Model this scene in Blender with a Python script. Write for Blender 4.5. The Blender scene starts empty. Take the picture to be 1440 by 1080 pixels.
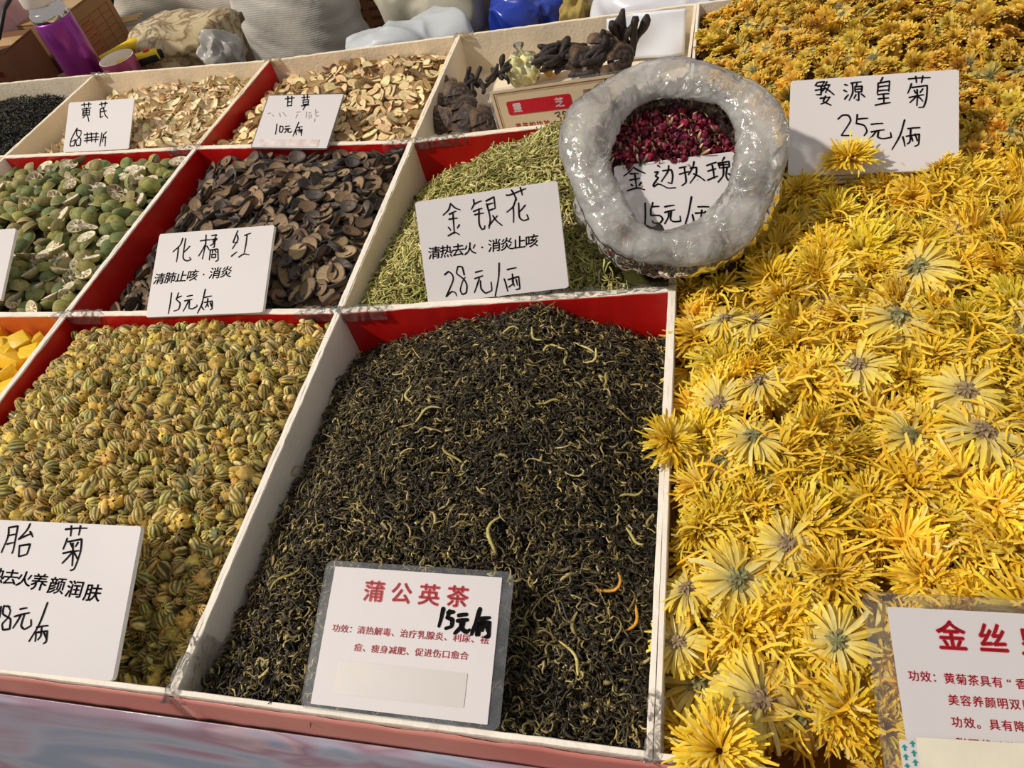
import bpy, math, numpy as np
from mathutils import Matrix, Vector
rng = np.random.default_rng(7)
C = bpy.context.scene.collection
scene = bpy.context.scene
PI = math.pi
ZR = 0.85            # height of the tray rims above the floor; everything below is written relative to the rims

# ------------------------------------------------------------------ camera, sky, sun, exposure
CAM_R = np.array([[0.9670672, -0.0063805, 0.2544411], [0.1689985, 0.7636070, -0.6231724], [-0.1903168, 0.6456498, 0.7395376]])
CAM_P = np.array([0.39484, -0.13534, 0.52448])
FPX = 1073.178
cd = bpy.data.cameras.new('camera'); cam = bpy.data.objects.new('camera', cd); C.objects.link(cam)
cd.sensor_fit = 'HORIZONTAL'; cd.sensor_width = 36.0; cd.lens = 36.0 * FPX / 1440; cd.clip_start = 0.02
m4 = Matrix([list(CAM_R[i]) + [CAM_P[i] + (ZR if i == 2 else 0)] for i in range(3)] + [[0, 0, 0, 1]])
cam.matrix_world = m4
scene.camera = cam
w = bpy.data.worlds.new('hall_light'); scene.world = w; w.use_nodes = True
bg = w.node_tree.nodes['Background']; bg.inputs[0].default_value = (1.0, 0.965, 0.93, 1); bg.inputs[1].default_value = 0.43
sl = bpy.data.lights.new('sun', 'SUN'); sl.energy = 3.15; sl.angle = math.radians(2.5); sl.color = (1.0, 0.93, 0.83)
sun = bpy.data.objects.new('sun', sl); C.objects.link(sun)
sun.rotation_euler = Vector((-0.58, -0.22, 0.74)).to_track_quat('Z', 'Y').to_euler(); sun.location = (-3, 0, 4)
scene.view_settings.view_transform = 'Standard'; scene.view_settings.look = 'None'
scene.view_settings.exposure = 0.0; scene.view_settings.gamma = 1.0; scene.view_settings.use_curve_mapping = False

# ------------------------------------------------------------------ helpers
def lin(c):
    c = np.asarray(c, float) / 255.0
    return np.where(c <= 0.04045, c / 12.92, ((c + 0.055) / 1.055) ** 2.4)

def project(P):
    q = (np.asarray(P) - CAM_P) @ CAM_R
    return np.stack([720 - FPX * q[..., 0] / q[..., 2], 540 + FPX * q[..., 1] / q[..., 2]], -1), -q[..., 2]

_sn = np.random.default_rng(11)
_K = _sn.normal(0, 1, (14, 3)); _K /= np.linalg.norm(_K, axis=1)[:, None]; _K *= _sn.uniform(.6, 1.7, (14, 1)); _PH = _sn.uniform(0, 6.28, 14)
def noise(P, s=1.0, seed=0.0):
    P = np.asarray(P, float)
    if P.shape[-1] == 2: P = np.concatenate([P, np.zeros(P.shape[:-1] + (1,))], -1)
    q = P * s * 6.28 + seed * 3.7
    return np.sin(q @ _K.T + _PH + 1.3 * np.sin(q @ _K[::-1].T * .53 + seed)).sum(-1) / 5.3
def ridge(P, s, seed=0):
    return 1 - np.abs(noise(P, s, seed)) * 2

class T:
    """a mesh shape: vertices, triangles, quads, vertex colours, a material index for each face list"""
    def __init__(s, v, f3=None, f4=None, c=None, m3=None, m4=None):
        s.v = np.asarray(v, float).reshape(-1, 3)
        s.f3 = np.zeros((0, 3), int) if f3 is None or len(f3) == 0 else np.asarray(f3, int)
        s.f4 = np.zeros((0, 4), int) if f4 is None or len(f4) == 0 else np.asarray(f4, int)
        n = len(s.v)
        s.c = np.ones((n, 3)) if c is None else np.broadcast_to(np.asarray(c, float), (n, 3)).copy()
        s.m3 = np.zeros(len(s.f3), int) if m3 is None else np.broadcast_to(m3, len(s.f3))
        s.m4 = np.zeros(len(s.f4), int) if m4 is None else np.broadcast_to(m4, len(s.f4))
    def mv(s, R=None, t=(0, 0, 0), sc=1.0):
        v = s.v * sc
        if R is not None: v = v @ np.asarray(R).T
        return T(v + np.asarray(t), s.f3, s.f4, s.c, s.m3, s.m4)
def join(L):
    o = 0; v = []; f3 = []; f4 = []; c = []; m3 = []; m4 = []
    for t in L:
        v.append(t.v); c.append(t.c); f3.append(t.f3 + o); f4.append(t.f4 + o); m3.append(t.m3); m4.append(t.m4); o += len(t.v)
    return T(np.concatenate(v), np.concatenate(f3), np.concatenate(f4), np.concatenate(c), np.concatenate(m3), np.concatenate(m4))
def stamp(t, R, P, S, col):
    """many copies of t as one shape; R (n,3,3), P (n,3), S (n,), col (n,3)"""
    n = len(P); k = len(t.v)
    v = np.einsum('nij,kj->nki', R, t.v) * S[:, None, None] + P[:, None, :]
    c = t.c[None] * col[:, None, :]
    off = (np.arange(n) * k)[:, None, None]
    return T(v.reshape(-1, 3), (t.f3[None] + off).reshape(-1, 3), (t.f4[None] + off).reshape(-1, 4), c.reshape(-1, 3), np.tile(t.m3, n), np.tile(t.m4, n))
def mesh(name, t, mats, smooth=True):
    me = bpy.data.meshes.new(name)
    n3, n4 = len(t.f3), len(t.f4)
    me.vertices.add(len(t.v)); me.vertices.foreach_set('co', t.v.astype(np.float32).ravel())
    me.loops.add(n3 * 3 + n4 * 4)
    me.loops.foreach_set('vertex_index', np.concatenate([t.f3.ravel(), t.f4.ravel()]).astype(np.int32))
    me.polygons.add(n3 + n4)
    me.polygons.foreach_set('loop_start', np.concatenate([np.arange(n3) * 3, n3 * 3 + np.arange(n4) * 4]).astype(np.int32))
    me.polygons.foreach_set('loop_total', np.concatenate([np.full(n3, 3), np.full(n4, 4)]).astype(np.int32))
    me.polygons.foreach_set('material_index', np.concatenate([t.m3, t.m4]).astype(np.int32))
    me.polygons.foreach_set('use_smooth', np.full(n3 + n4, bool(smooth)))
    a = me.color_attributes.new('Col', 'FLOAT_COLOR', 'POINT')
    a.data.foreach_set('color', np.concatenate([t.c, np.ones((len(t.v), 1))], 1).astype(np.float32).ravel())
    for m in (mats if isinstance(mats, (list, tuple)) else [mats]): me.materials.append(m)
    me.update(calc_edges=True)
    return me
def link(name, data, parent=None, M=None):
    o = bpy.data.objects.new(name, data); C.objects.link(o)
    if parent is not None: o.parent = parent
    if M is not None: o.matrix_basis = M
    return o
def part(name, t, mats, parent, smooth=True):
    return link(name, mesh(name, t, mats, smooth), parent)
def tag(o, label=None, cat=None, group=None, kind=None):
    if label: o['label'] = label
    if cat: o['category'] = cat
    if group: o['group'] = group
    if kind: o['kind'] = kind
    return o
def thing(name, label, cat, loc=(0, 0, 0), rz=0.0, group=None):
    o = link(name, None); o.empty_display_size = .02; o.location = loc; o.rotation_euler = (0, 0, rz)
    return tag(o, label, cat, group)
def M4(R, p, s=1.0):
    return Matrix([[R[i][0] * s, R[i][1] * s, R[i][2] * s, p[i]] for i in range(3)] + [[0, 0, 0, 1]])

# ------------------------------------------------------------------ shapes
def grid(nu, nv, fn, closeu=False):
    """fn(U,V) -> (...,3); U,V in 0..1"""
    us = np.arange(nu) / (nu if closeu else nu - 1); vs = np.arange(nv) / (nv - 1)
    U, V = np.meshgrid(us, vs, indexing='ij'); P = fn(U, V).reshape(-1, 3)
    f = []
    for i in range(nu if closeu else nu - 1):
        for j in range(nv - 1):
            a = i * nv + j; b = ((i + 1) % nu) * nv + j
            f.append((a, b, b + 1, a + 1))
    return T(P, None, f)
def tube(pts, rad, sides=5, col=None, caps=True, flat=1.0):
    pts = np.asarray(pts, float); n = len(pts); rad = np.broadcast_to(rad, n)
    tg = np.gradient(pts, axis=0); tg /= np.linalg.norm(tg, axis=1)[:, None] + 1e-12
    up = np.array([0, 0, 1.0]) if abs(tg[0][2]) < .9 else np.array([1.0, 0, 0])
    V = []
    for i in range(n):
        a = np.cross(tg[i], up); a /= np.linalg.norm(a) + 1e-12; b = np.cross(a, tg[i]); up = b
        for k in range(sides):
            th = 2 * PI * k / sides; V.append(pts[i] + rad[i] * (math.cos(th) * a + math.sin(th) * b * flat))
    f = [(i * sides + k, i * sides + (k + 1) % sides, (i + 1) * sides + (k + 1) % sides, (i + 1) * sides + k) for i in range(n - 1) for k in range(sides)]
    f3 = []
    if caps:
        V += [pts[0], pts[-1]]; a, b = n * sides, n * sides + 1
        for k in range(sides):
            f3.append((a, (k + 1) % sides, k)); f3.append((b, (n - 1) * sides + k, (n - 1) * sides + (k + 1) % sides))
    c = None
    if col is not None:
        col = np.asarray(col, float)
        if col.ndim == 2: c = np.repeat(col, sides, 0); c = np.concatenate([c, col[:1], col[-1:]]) if caps else c
        else: c = col
    return T(V, f3, f, c)
def lathe(prof, seg=24, col=None):
    prof = np.asarray(prof, float); n = len(prof)
    V = []
    for i in range(seg):
        a = 2 * PI * i / seg
        for r, z in prof: V.append((r * math.cos(a), r * math.sin(a), z))
    f = [(i * n + j, ((i + 1) % seg) * n + j, ((i + 1) % seg) * n + j + 1, i * n + j + 1) for i in range(seg) for j in range(n - 1)]
    c = None if col is None else (np.tile(np.asarray(col, float), (seg, 1)) if np.ndim(col) == 2 else col)
    return T(V, None, f, c)
def box(x0, x1, y0, y1, z0, z1, bev=0.0):
    if bev <= 0:
        v = [(x, y, z) for x in (x0, x1) for y in (y0, y1) for z in (z0, z1)]
        return T(v, None, [(0, 1, 3, 2), (4, 6, 7, 5), (0, 4, 5, 1), (2, 3, 7, 6), (0, 2, 6, 4), (1, 5, 7, 3)])
    import bmesh
    bm = bmesh.new(); bmesh.ops.create_cube(bm, size=1.0)
    for q in bm.verts: q.co = ((x0 + x1) / 2 + q.co.x * (x1 - x0), (y0 + y1) / 2 + q.co.y * (y1 - y0), (z0 + z1) / 2 + q.co.z * (z1 - z0))
    bmesh.ops.bevel(bm, geom=bm.edges[:], offset=bev, segments=2, affect='EDGES', profile=.5)
    return from_bm(bm)
def from_bm(bm):
    import bmesh
    big = [f for f in bm.faces if len(f.verts) > 4]
    if big: bmesh.ops.triangulate(bm, faces=big)
    bm.verts.index_update()
    v = [q.co[:] for q in bm.verts]; f3 = []; f4 = []
    for f in bm.faces: (f3 if len(f.verts) == 3 else f4).append([q.index for q in f.verts])
    bm.free(); return T(v, f3, f4)
def ico(sub=4, r=1.0):
    import bmesh
    bm = bmesh.new(); bmesh.ops.create_icosphere(bm, subdivisions=sub, radius=r); return from_bm(bm)

# ------------------------------------------------------------------ materials
def newmat(name):
    m = bpy.data.materials.new(name); m.use_nodes = True; nt = m.node_tree
    return m, nt, nt.nodes['Principled BSDF']
def nodes(nt, kind, **kw):
    n = nt.nodes.new(kind)
    for k, v in kw.items(): setattr(n, k, v)
    return n
def surf(name, col, rough=.6, spec=.4, nscale=40, namt=.12, bump=.0, bscale=None, col2=None, metal=0, detail=3, coat=0):
    """plain procedural surface: two close colours mixed by noise, with fine relief"""
    m, nt, b = newmat(name)
    tc = nodes(nt, 'ShaderNodeTexCoord'); nz = nodes(nt, 'ShaderNodeTexNoise'); nz.inputs['Scale'].default_value = nscale; nz.inputs['Detail'].default_value = detail
    nt.links.new(tc.outputs['Object'], nz.inputs['Vector'])
    mx = nodes(nt, 'ShaderNodeMix', data_type='RGBA')
    c1 = lin(col); c2 = lin(col2) if col2 is not None else c1 * (1 - namt * 2)
    mx.inputs['A'].default_value = (*c1, 1); mx.inputs['B'].default_value = (*c2, 1)
    rp = nodes(nt, 'ShaderNodeMapRange'); rp.inputs['From Min'].default_value = .35; rp.inputs['From Max'].default_value = .68
    nt.links.new(nz.outputs['Fac'], rp.inputs['Value']); nt.links.new(rp.outputs['Result'], mx.inputs['Factor'])
    nt.links.new(mx.outputs['Result'], b.inputs['Base Color'])
    b.inputs['Roughness'].default_value = rough; b.inputs['Specular IOR Level'].default_value = spec; b.inputs['Metallic'].default_value = metal
    b.inputs['Coat Weight'].default_value = coat
    if bump > 0:
        n2 = nodes(nt, 'ShaderNodeTexNoise'); n2.inputs['Scale'].default_value = bscale or nscale * 3; n2.inputs['Detail'].default_value = 4
        nt.links.new(tc.outputs['Object'], n2.inputs['Vector'])
        bp = nodes(nt, 'ShaderNodeBump'); bp.inputs['Strength'].default_value = bump; bp.inputs['Distance'].default_value = .002
        nt.links.new(n2.outputs['Fac'], bp.inputs['Height']); nt.links.new(bp.outputs['Normal'], b.inputs['Normal'])
    return m
def herb(name, rough=.7, spec=.3, nscale=300, namt=.35, sub=0.0, bump=.3):
    """dried plant matter: the mesh's own colour x the object's tint, mottled by fine noise"""
    m, nt, b = newmat(name)
    at = nodes(nt, 'ShaderNodeAttribute', attribute_name='Col'); oi = nodes(nt, 'ShaderNodeObjectInfo')
    mu = nodes(nt, 'ShaderNodeMix', data_type='RGBA', blend_type='MULTIPLY'); mu.inputs['Factor'].default_value = 1
    nt.links.new(at.outputs['Color'], mu.inputs['A']); nt.links.new(oi.outputs['Color'], mu.inputs['B'])
    ge = nodes(nt, 'ShaderNodeNewGeometry'); nz = nodes(nt, 'ShaderNodeTexNoise'); nz.inputs['Scale'].default_value = nscale; nz.inputs['Detail'].default_value = 2
    nt.links.new(ge.outputs['Position'], nz.inputs['Vector'])
    rp = nodes(nt, 'ShaderNodeMapRange'); rp.inputs['From Min'].default_value = .3; rp.inputs['From Max'].default_value = .7
    rp.inputs['To Min'].default_value = 1 - namt; rp.inputs['To Max'].default_value = 1 + namt * .6
    nt.links.new(nz.outputs['Fac'], rp.inputs['Value'])
    m2 = nodes(nt, 'ShaderNodeMix', data_type='RGBA', blend_type='MULTIPLY'); m2.inputs['Factor'].default_value = 1
    nt.links.new(mu.outputs['Result'], m2.inputs['A']); nt.links.new(rp.outputs['Result'], m2.inputs['B'])
    nt.links.new(m2.outputs['Result'], b.inputs['Base Color'])
    b.inputs['Roughness'].default_value = rough; b.inputs['Specular IOR Level'].default_value = spec
    if bump:
        bp = nodes(nt, 'ShaderNodeBump'); bp.inputs['Strength'].default_value = bump; bp.inputs['Distance'].default_value = .001
        nt.links.new(nz.outputs['Fac'], bp.inputs['Height']); nt.links.new(bp.outputs['Normal'], b.inputs['Normal'])
    if sub > 0:      # thin petals let some light through
        tr = nodes(nt, 'ShaderNodeBsdfTranslucent'); nt.links.new(m2.outputs['Result'], tr.inputs['Color'])
        ms = nodes(nt, 'ShaderNodeMixShader'); ms.inputs[0].default_value = sub
        nt.links.new(b.outputs[0], ms.inputs[1]); nt.links.new(tr.outputs[0], ms.inputs[2])
        nt.links.new(ms.outputs[0], nt.nodes['Material Output'].inputs[0])
    return m
def plastic_film(name, col=(235, 238, 240), alpha=.3, rough=.12, bscale=30, bump=.5, dist=.004, coat=0):
    """clear film: partly see-through, milky where it is thick, creased"""
    m, nt, b = newmat(name)
    tc = nodes(nt, 'ShaderNodeTexCoord'); nz = nodes(nt, 'ShaderNodeTexNoise'); nz.inputs['Scale'].default_value = bscale; nz.inputs['Detail'].default_value = 5; nz.inputs['Distortion'].default_value = 1.2
    nt.links.new(tc.outputs['Object'], nz.inputs['Vector'])
    bp = nodes(nt, 'ShaderNodeBump'); bp.inputs['Strength'].default_value = bump; bp.inputs['Distance'].default_value = dist
    nt.links.new(nz.outputs['Fac'], bp.inputs['Height'])
    vo = nodes(nt, 'ShaderNodeTexVoronoi', feature='DISTANCE_TO_EDGE'); vo.inputs['Scale'].default_value = bscale * .9; nt.links.new(nz.outputs['Color'], vo.inputs['Vector'])
    vm = nodes(nt, 'ShaderNodeMix', data_type='VECTOR'); vm.inputs['Factor'].default_value = .012; nt.links.new(tc.outputs['Object'], vm.inputs['A']); nt.links.new(nz.outputs['Color'], vm.inputs['B']); nt.links.new(vm.outputs['Result'], vo.inputs['Vector'])
    cl_ = nodes(nt, 'ShaderNodeMath', operation='MINIMUM'); cl_.inputs[1].default_value = .22; nt.links.new(vo.outputs['Distance'], cl_.inputs[0])
    b2 = nodes(nt, 'ShaderNodeBump'); b2.inputs['Strength'].default_value = bump; b2.inputs['Distance'].default_value = dist * 1.6
    nt.links.new(cl_.outputs[0], b2.inputs['Height']); nt.links.new(bp.outputs['Normal'], b2.inputs['Normal']); bp = b2
    b.inputs['Base Color'].default_value = (*lin(col), 1); b.inputs['Roughness'].default_value = rough; b.inputs['Specular IOR Level'].default_value = .6
    nt.links.new(bp.outputs['Normal'], b.inputs['Normal'])
    tp = nodes(nt, 'ShaderNodeBsdfTransparent'); gl = nodes(nt, 'ShaderNodeBsdfGlossy'); gl.inputs['Roughness'].default_value = rough
    nt.links.new(bp.outputs['Normal'], gl.inputs['Normal'])
    fr = nodes(nt, 'ShaderNodeFresnel'); fr.inputs['IOR'].default_value = 1.5; nt.links.new(bp.outputs['Normal'], fr.inputs['Normal'])
    tl = nodes(nt, 'ShaderNodeBsdfTranslucent'); tl.inputs['Color'].default_value = (*lin(col), 1)
    bt = nodes(nt, 'ShaderNodeMixShader'); bt.inputs[0].default_value = .58
    nt.links.new(b.outputs[0], bt.inputs[1]); nt.links.new(tl.outputs[0], bt.inputs[2])
    m1 = nodes(nt, 'ShaderNodeMixShader')
    n3 = nodes(nt, 'ShaderNodeTexNoise'); n3.inputs['Scale'].default_value = bscale * .45; n3.inputs['Detail'].default_value = 3; n3.inputs['Distortion'].default_value = 1.5; nt.links.new(tc.outputs['Object'], n3.inputs['Vector'])
    ra = nodes(nt, 'ShaderNodeMapRange'); ra.inputs['From Min'].default_value = .32; ra.inputs['From Max'].default_value = .68; ra.inputs['To Min'].default_value = alpha * .45; ra.inputs['To Max'].default_value = min(1, alpha * 1.5)
    nt.links.new(n3.outputs['Fac'], ra.inputs['Value']); nt.links.new(ra.outputs[0], m1.inputs[0])
    nt.links.new(tp.outputs[0], m1.inputs[1]); nt.links.new(bt.outputs[0], m1.inputs[2])
    m2 = nodes(nt, 'ShaderNodeMixShader'); nt.links.new(fr.outputs[0], m2.inputs[0])
    nt.links.new(m1.outputs[0], m2.inputs[1]); nt.links.new(gl.outputs[0], m2.inputs[2])
    nt.links.new(m2.outputs[0], nt.nodes['Material Output'].inputs[0])
    return m

FOAM = surf('white_foam_board', (238, 228, 214), .75, .3, 25, .05, .35, 220)
FOAM_CREAM = surf('cream_foam_board', (238, 222, 196), .75, .3, 25, .05, .35, 220)
RED = surf('red_lining_paper', (196, 20, 18), .38, .5, 12, .14, .25, 60)
ORANGE = surf('orange_lining_paper', (214, 104, 40), .45, .5, 12, .12, .2, 60)
PINK = surf('salmon_plastic_band', (204, 138, 126), .35, .5, 5, .06, .3, 25, col2=(188, 108, 100))
WHITE_CARD = surf('white_card', (203, 197, 197), .5, .3, 8, .02, .06, 90)
CARD_EDGE = surf('foam_card_core', (244, 240, 236), .8, .2, 60, .04, .5, 400)
INK = surf('black_marker_ink', (14, 10, 12), .85, .1, 200, .1)
INK_FAINT = surf('faded_marker_ink', (150, 145, 145), .6, .3, 200, .1)
PRINT_RED = surf('red_printing_ink', (190, 26, 44), .4, .4, 200, .06)
PRINT_WHITE = surf('white_print', (245, 238, 235), .5, .3, 200, .03)
PRINT_BROWN = surf('brown_print', (128, 72, 44), .5, .3, 200, .05)
LAMINATE = plastic_film('clear_laminate', (205, 210, 220), .13, .12, 40, .08, .0006)
FILM = plastic_film('clear_film', (240, 240, 240), .08, .08, 90, .9, .003)
BAGFILM = plastic_film('thin_clear_bag_film', (236, 236, 236), .07, .10, 50, .8, .003)
ROLLFILM = plastic_film('milky_rolled_bag_film', (253, 251, 248), .52, .16, 42, .7, .004)
PETAL = herb('yellow_petals', .62, .3, 200, .12, .24, .1)
GOLD = herb('golden_petals', .7, .25, 260, .22, .18, .3)
BUD = herb('dried_bud', .75, .25, 380, .28, 0, .4)
RIND = herb('citrus_rind', .72, .3, 520, .22, 0, .6)
PULP = herb('citrus_pulp', .6, .3, 420, .25, 0, .5)
SLICE = herb('dried_slice', .62, .35, 420, .22, 0, .4)
TEA = herb('dark_tea_leaf', .5, .45, 300, .4, 0, 0)
STICK = herb('flower_bud_sticks', .65, .3, 300, .25, .08, 0)
CUBE = herb('candied_fruit', .45, .5, 300, .12, .15, .3)
FUNGUS = herb('dried_fungus', .6, .3, 260, .45, 0, 1.0)
ROSE = herb('dried_rose_petal', .55, .35, 500, .35, .06, .5)
# ------------------------------------------------------------------ the setting and the stall table
floor = link('floor', mesh('floor', box(-6, 5, -2, 7, -ZR - .05, -ZR), surf('concrete_floor', (84, 78, 72), .8, .3, 3, .2, .3, 60)))
tag(floor, kind='structure')
tb = thing('stall_table', 'long market stall table holding the foam trays', 'table', (0, .5, -ZR))
WOODM = surf('table_board', (150, 128, 100), .6, .3, 6, .15, .1)
part('table_top', box(-1.25, 1.05, -.46, .60, ZR - .130, ZR - .1055, .003), WOODM, tb)
for x in (-1.2, 1.0):
    for y in (-.42, .56): part('leg', box(x - .02, x + .02, y - .02, y + .02, 0, ZR - .130, .002), WOODM, tb)

# front tablecloth: glossy sheet hanging over the front edge, blurred pastel pattern with blue-grey and mauve reflections put into its colour
def cloth_mat():
    m, nt, b = newmat('pastel_plastic_tablecloth')
    tc = nodes(nt, 'ShaderNodeTexCoord'); mp = nodes(nt, 'ShaderNodeMapping'); mp.inputs['Scale'].default_value = (2.2, 6, 9)
    mp.inputs['Rotation'].default_value = (0, .35, .0)
    nt.links.new(tc.outputs['Object'], mp.inputs['Vector'])
    nz = nodes(nt, 'ShaderNodeTexNoise'); nz.inputs['Scale'].default_value = 1.9; nz.inputs['Detail'].default_value = 2; nz.inputs['Distortion'].default_value = 1.4
    nt.links.new(mp.outputs[0], nz.inputs['Vector'])
    cr = nodes(nt, 'ShaderNodeValToRGB'); e = cr.color_ramp
    cols = [(0.30, (132, 140, 160)), (.42, (158, 158, 172)), (.50, (158, 140, 156)), (.58, (146, 116, 132)), (.66, (176, 150, 158)), (.76, (136, 142, 164))]
    e.elements[0].position = cols[0][0]; e.elements[0].color = (*lin(cols[0][1]), 1); e.elements[1].position = cols[-1][0]; e.elements[1].color = (*lin(cols[-1][1]), 1)
    for p, c in cols[1:-1]:
        q = e.elements.new(p); q.color = (*lin(c), 1)
    nt.links.new(nz.outputs['Fac'], cr.inputs[0]); nt.links.new(cr.outputs[0], b.inputs['Base Color'])
    b.inputs['Roughness'].default_value = .3; b.inputs['Coat Weight'].default_value = .4
    return m
def clothf(U, V):
    x = -1.15 + 2.2 * U
    y = -.0065 - .012 * np.minimum(V * 4, 1) - .10 * V ** 1.3 + .004 * noise(np.stack([U * 9, V * 2], -1)) * V
    z = -.038 - .60 * V ** 1.15 + .003 * noise(np.stack([U * 6, V * 3], -1), 1, 4) * np.minimum(V * 6, 1)
    return np.stack([x, y, z], -1)
cl = link('tablecloth', mesh('tablecloth', grid(90, 24, clothf), cloth_mat()))
md = cl.modifiers.new('thick', 'SOLIDIFY'); md.thickness = .001
tag(cl, 'glossy blue and mauve plastic tablecloth hanging below the front trays', 'tablecloth')

# ------------------------------------------------------------------ foam trays
TK = .0042
def inset(q, d):
    q = [np.array(p, float) for p in q]; out = []
    for i in range(4):
        a, b, c = q[i - 1], q[i], q[(i + 1) % 4]
        n1 = np.array([-(b - a)[1], (b - a)[0]]); n1 /= np.linalg.norm(n1)
        n2 = np.array([-(c - b)[1], (c - b)[0]]); n2 /= np.linalg.norm(n2)
        A = np.array([n1, n2]); out.append(np.linalg.solve(A, np.array([n1 @ b + d, n2 @ b + d])))
    return out
def panel(P, Q, p, q, z0, z1, rag=.00032, seed=0.):
    n = 46
    def fn(U, V):
        k = np.round(V * 5).astype(int)
        o = (1 - U)[..., None] * P + U[..., None] * Q; i_ = (1 - U)[..., None] * p + U[..., None] * q
        f = np.array([0, 0, .06, .85, 1, 1])[k]; zz = np.array([z0, z1 - .0004, z1, z1, z1 - .0009, z0])[k]
        xy = o * (1 - f)[..., None] + i_ * f[..., None]
        top = (k > 0) & (k < 5)
        L = np.linalg.norm(Q - P)
        e = noise(np.stack([U * L * 22, V * 0 + seed], -1), 1, seed) + .7 * noise(np.stack([U * L * 70, k * .3], -1), 1, seed + 2)
        zz = zz + top * e * rag * 1.3
        nrm = (p - P); nrm = nrm / np.linalg.norm(nrm)
        xy = xy + (top * .8 * rag * noise(np.stack([U * L * 40, k * .7], -1), 1, seed + 5))[..., None] * nrm
        return np.concatenate([xy, zz[..., None]], -1)
    t = grid(n, 6, fn)
    caps = [(0, 1, 4, 5), (1, 2, 3, 4), ((n - 1) * 6 + 5, (n - 1) * 6 + 4, (n - 1) * 6 + 1, (n - 1) * 6), ((n - 1) * 6 + 4, (n - 1) * 6 + 3, (n - 1) * 6 + 2, (n - 1) * 6 + 1)]
    t.f4 = np.concatenate([t.f4, np.array(caps)]); t.m4 = np.zeros(len(t.f4), int)
    return t
TRAYQ = {}
def tray(key, q, label, mat=FOAM, lin_=None, depth=.105, name='foam_tray', fz=.005):
    q = inset(q, -.0003); TRAYQ[key] = inset(q, TK)
    cx = sum(q) / 4
    t = thing(name, label, 'tray', (cx[0], cx[1], -depth))
    qi = inset(q, TK); off = np.array([cx[0], cx[1]])
    L = lambda P: P - off
    sides = {'front': (0, 1), 'right': (1, 2), 'back': (2, 3), 'left': (3, 0)}
    for sname, (i, j) in sides.items():
        part(sname + '_panel', panel(L(q[i]), L(q[j]), L(qi[i]), L(qi[j]), 0, depth, seed=hash_(key + sname)), mat, t, False)
    b = T([(*L(p), z) for z in (0.0, fz) for p in inset(q, TK * .5)], None, [(3, 2, 1, 0), (4, 5, 6, 7), (0, 1, 5, 4), (1, 2, 6, 5), (2, 3, 7, 6), (3, 0, 4, 7)])
    part('base_panel', b, mat, t, False)
    for sname, (m, z1) in (lin_ or {}).items():
        i, j = sides[sname]; qa = inset(q, TK + .0002); qb = inset(q, TK + .0008)
        part('paper_lining', panel(L(qa[i]), L(qa[j]), L(qb[i]), L(qb[j]), .006, depth - z1, .0004, seed=hash_(key + sname) + 1), m, t, False)
    return t
def hash_(s): return float(sum(ord(ch) * (i + 3) for i, ch in enumerate(s)) % 97)
A1, B1, C1 = (.3592, -.0004), (.0037, .0008), (-.3700, .0002)
A2, B2, C2, D2 = (.3556, .4310), (.0018, .4095), (-.3630, .4133), (-.757, .420)
A3, B3, C3, D3 = (.3580, .7560), (-.0012, .7352), (-.3548, .7649), (-.7277, .7859)
A4, B4, C4, D4 = (.3684, 1.0485), (-.0007, 1.0342), (-.3381, 1.0234), (-.7100, 1.0467)
AB = (.3538, .5905)
R1 = (RED, .0015)
tray('dandelion', [B1, A1, A2, B2], 'white foam tray of dark curled tea in the front row', lin_={'back': R1})
tray('chamomile', [C1, B1, B2, C2], 'red-lined foam tray of round yellow-green flower buds at front', lin_={'back': R1, 'left': R1})
tray('mango', [(-.75, .0), C1, C2, D2], 'foam tray of orange fruit cubes at the left edge', FOAM, {'back': (ORANGE, .0015), 'left': R1})
tray('chrys', [(.3605, -.0006), (.88, -.004), (.87, .592), AB], 'foam tray heaped with large shaggy yellow chrysanthemums', lin_={'front': (ORANGE, .004), 'back': (RED, .002)})
tray('honey', [B2, A2, A3, B3], 'foam tray of green needle-like buds under the rose bag', lin_={'back': R1, 'left': (FOAM_CREAM, .001)})
tray('peel', [C2, B2, B3, C3], 'red-lined foam tray of dark brown round slices', lin_={'back': R1, 'left': R1})
tray('citrus', [D2, C2, C3, D3], 'foam tray of halved small green citrus fruit', lin_={'back': R1})
tray('lingzhi', [B3, A3, A4, B4], 'cream foam tray nearly empty holding black mushrooms', FOAM_CREAM, fz=.040)
tray('licorice', [C3, B3, B4, C4], 'back-row foam tray of round cream root slices', FOAM_CREAM, {'left': (RED, .001)})
tray('astragalus', [D3, C3, C4, D4], 'back-row foam tray of pale slivers of sliced root', FOAM_CREAM)
tray('blacktea', [(-1.12, .800), D3, D4, (-1.12, 1.062)], 'back-row foam tray of fine black tea at left', FOAM_CREAM)
tray('upper', [(.3585, .5955), (.88, .597), (.88, 1.07), (.3690, 1.0490)], 'foam tray heaped with small golden chrysanthemums at the back')

# salmon band stuck along the outside of the front trays
def band(x0, x1, y0, y1, label):
    def fn(U, V):
        x = x0 + (x1 - x0) * U; y = (y0 + (y1 - y0) * U) - .0012 - .0035 * V + .0006 * noise(np.stack([U * 14, V], -1), 1, x0)
        return np.stack([x, y, -.0035 - .040 * V + .001 * noise(np.stack([U * 8, V], -1), 1, 3)], -1)
    o = link('plastic_band', mesh('plastic_band', grid(60, 6, fn), PINK)); md = o.modifiers.new('t', 'SOLIDIFY'); md.thickness = .0006
    tag(o, label, 'band')
band(-.75, .0037, .0, .0004, 'salmon plastic band along the outside of the bud tray at front left')
band(.0045, .88, .0004, -.004, 'salmon plastic band along the outside of the dark tea tray')

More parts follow.
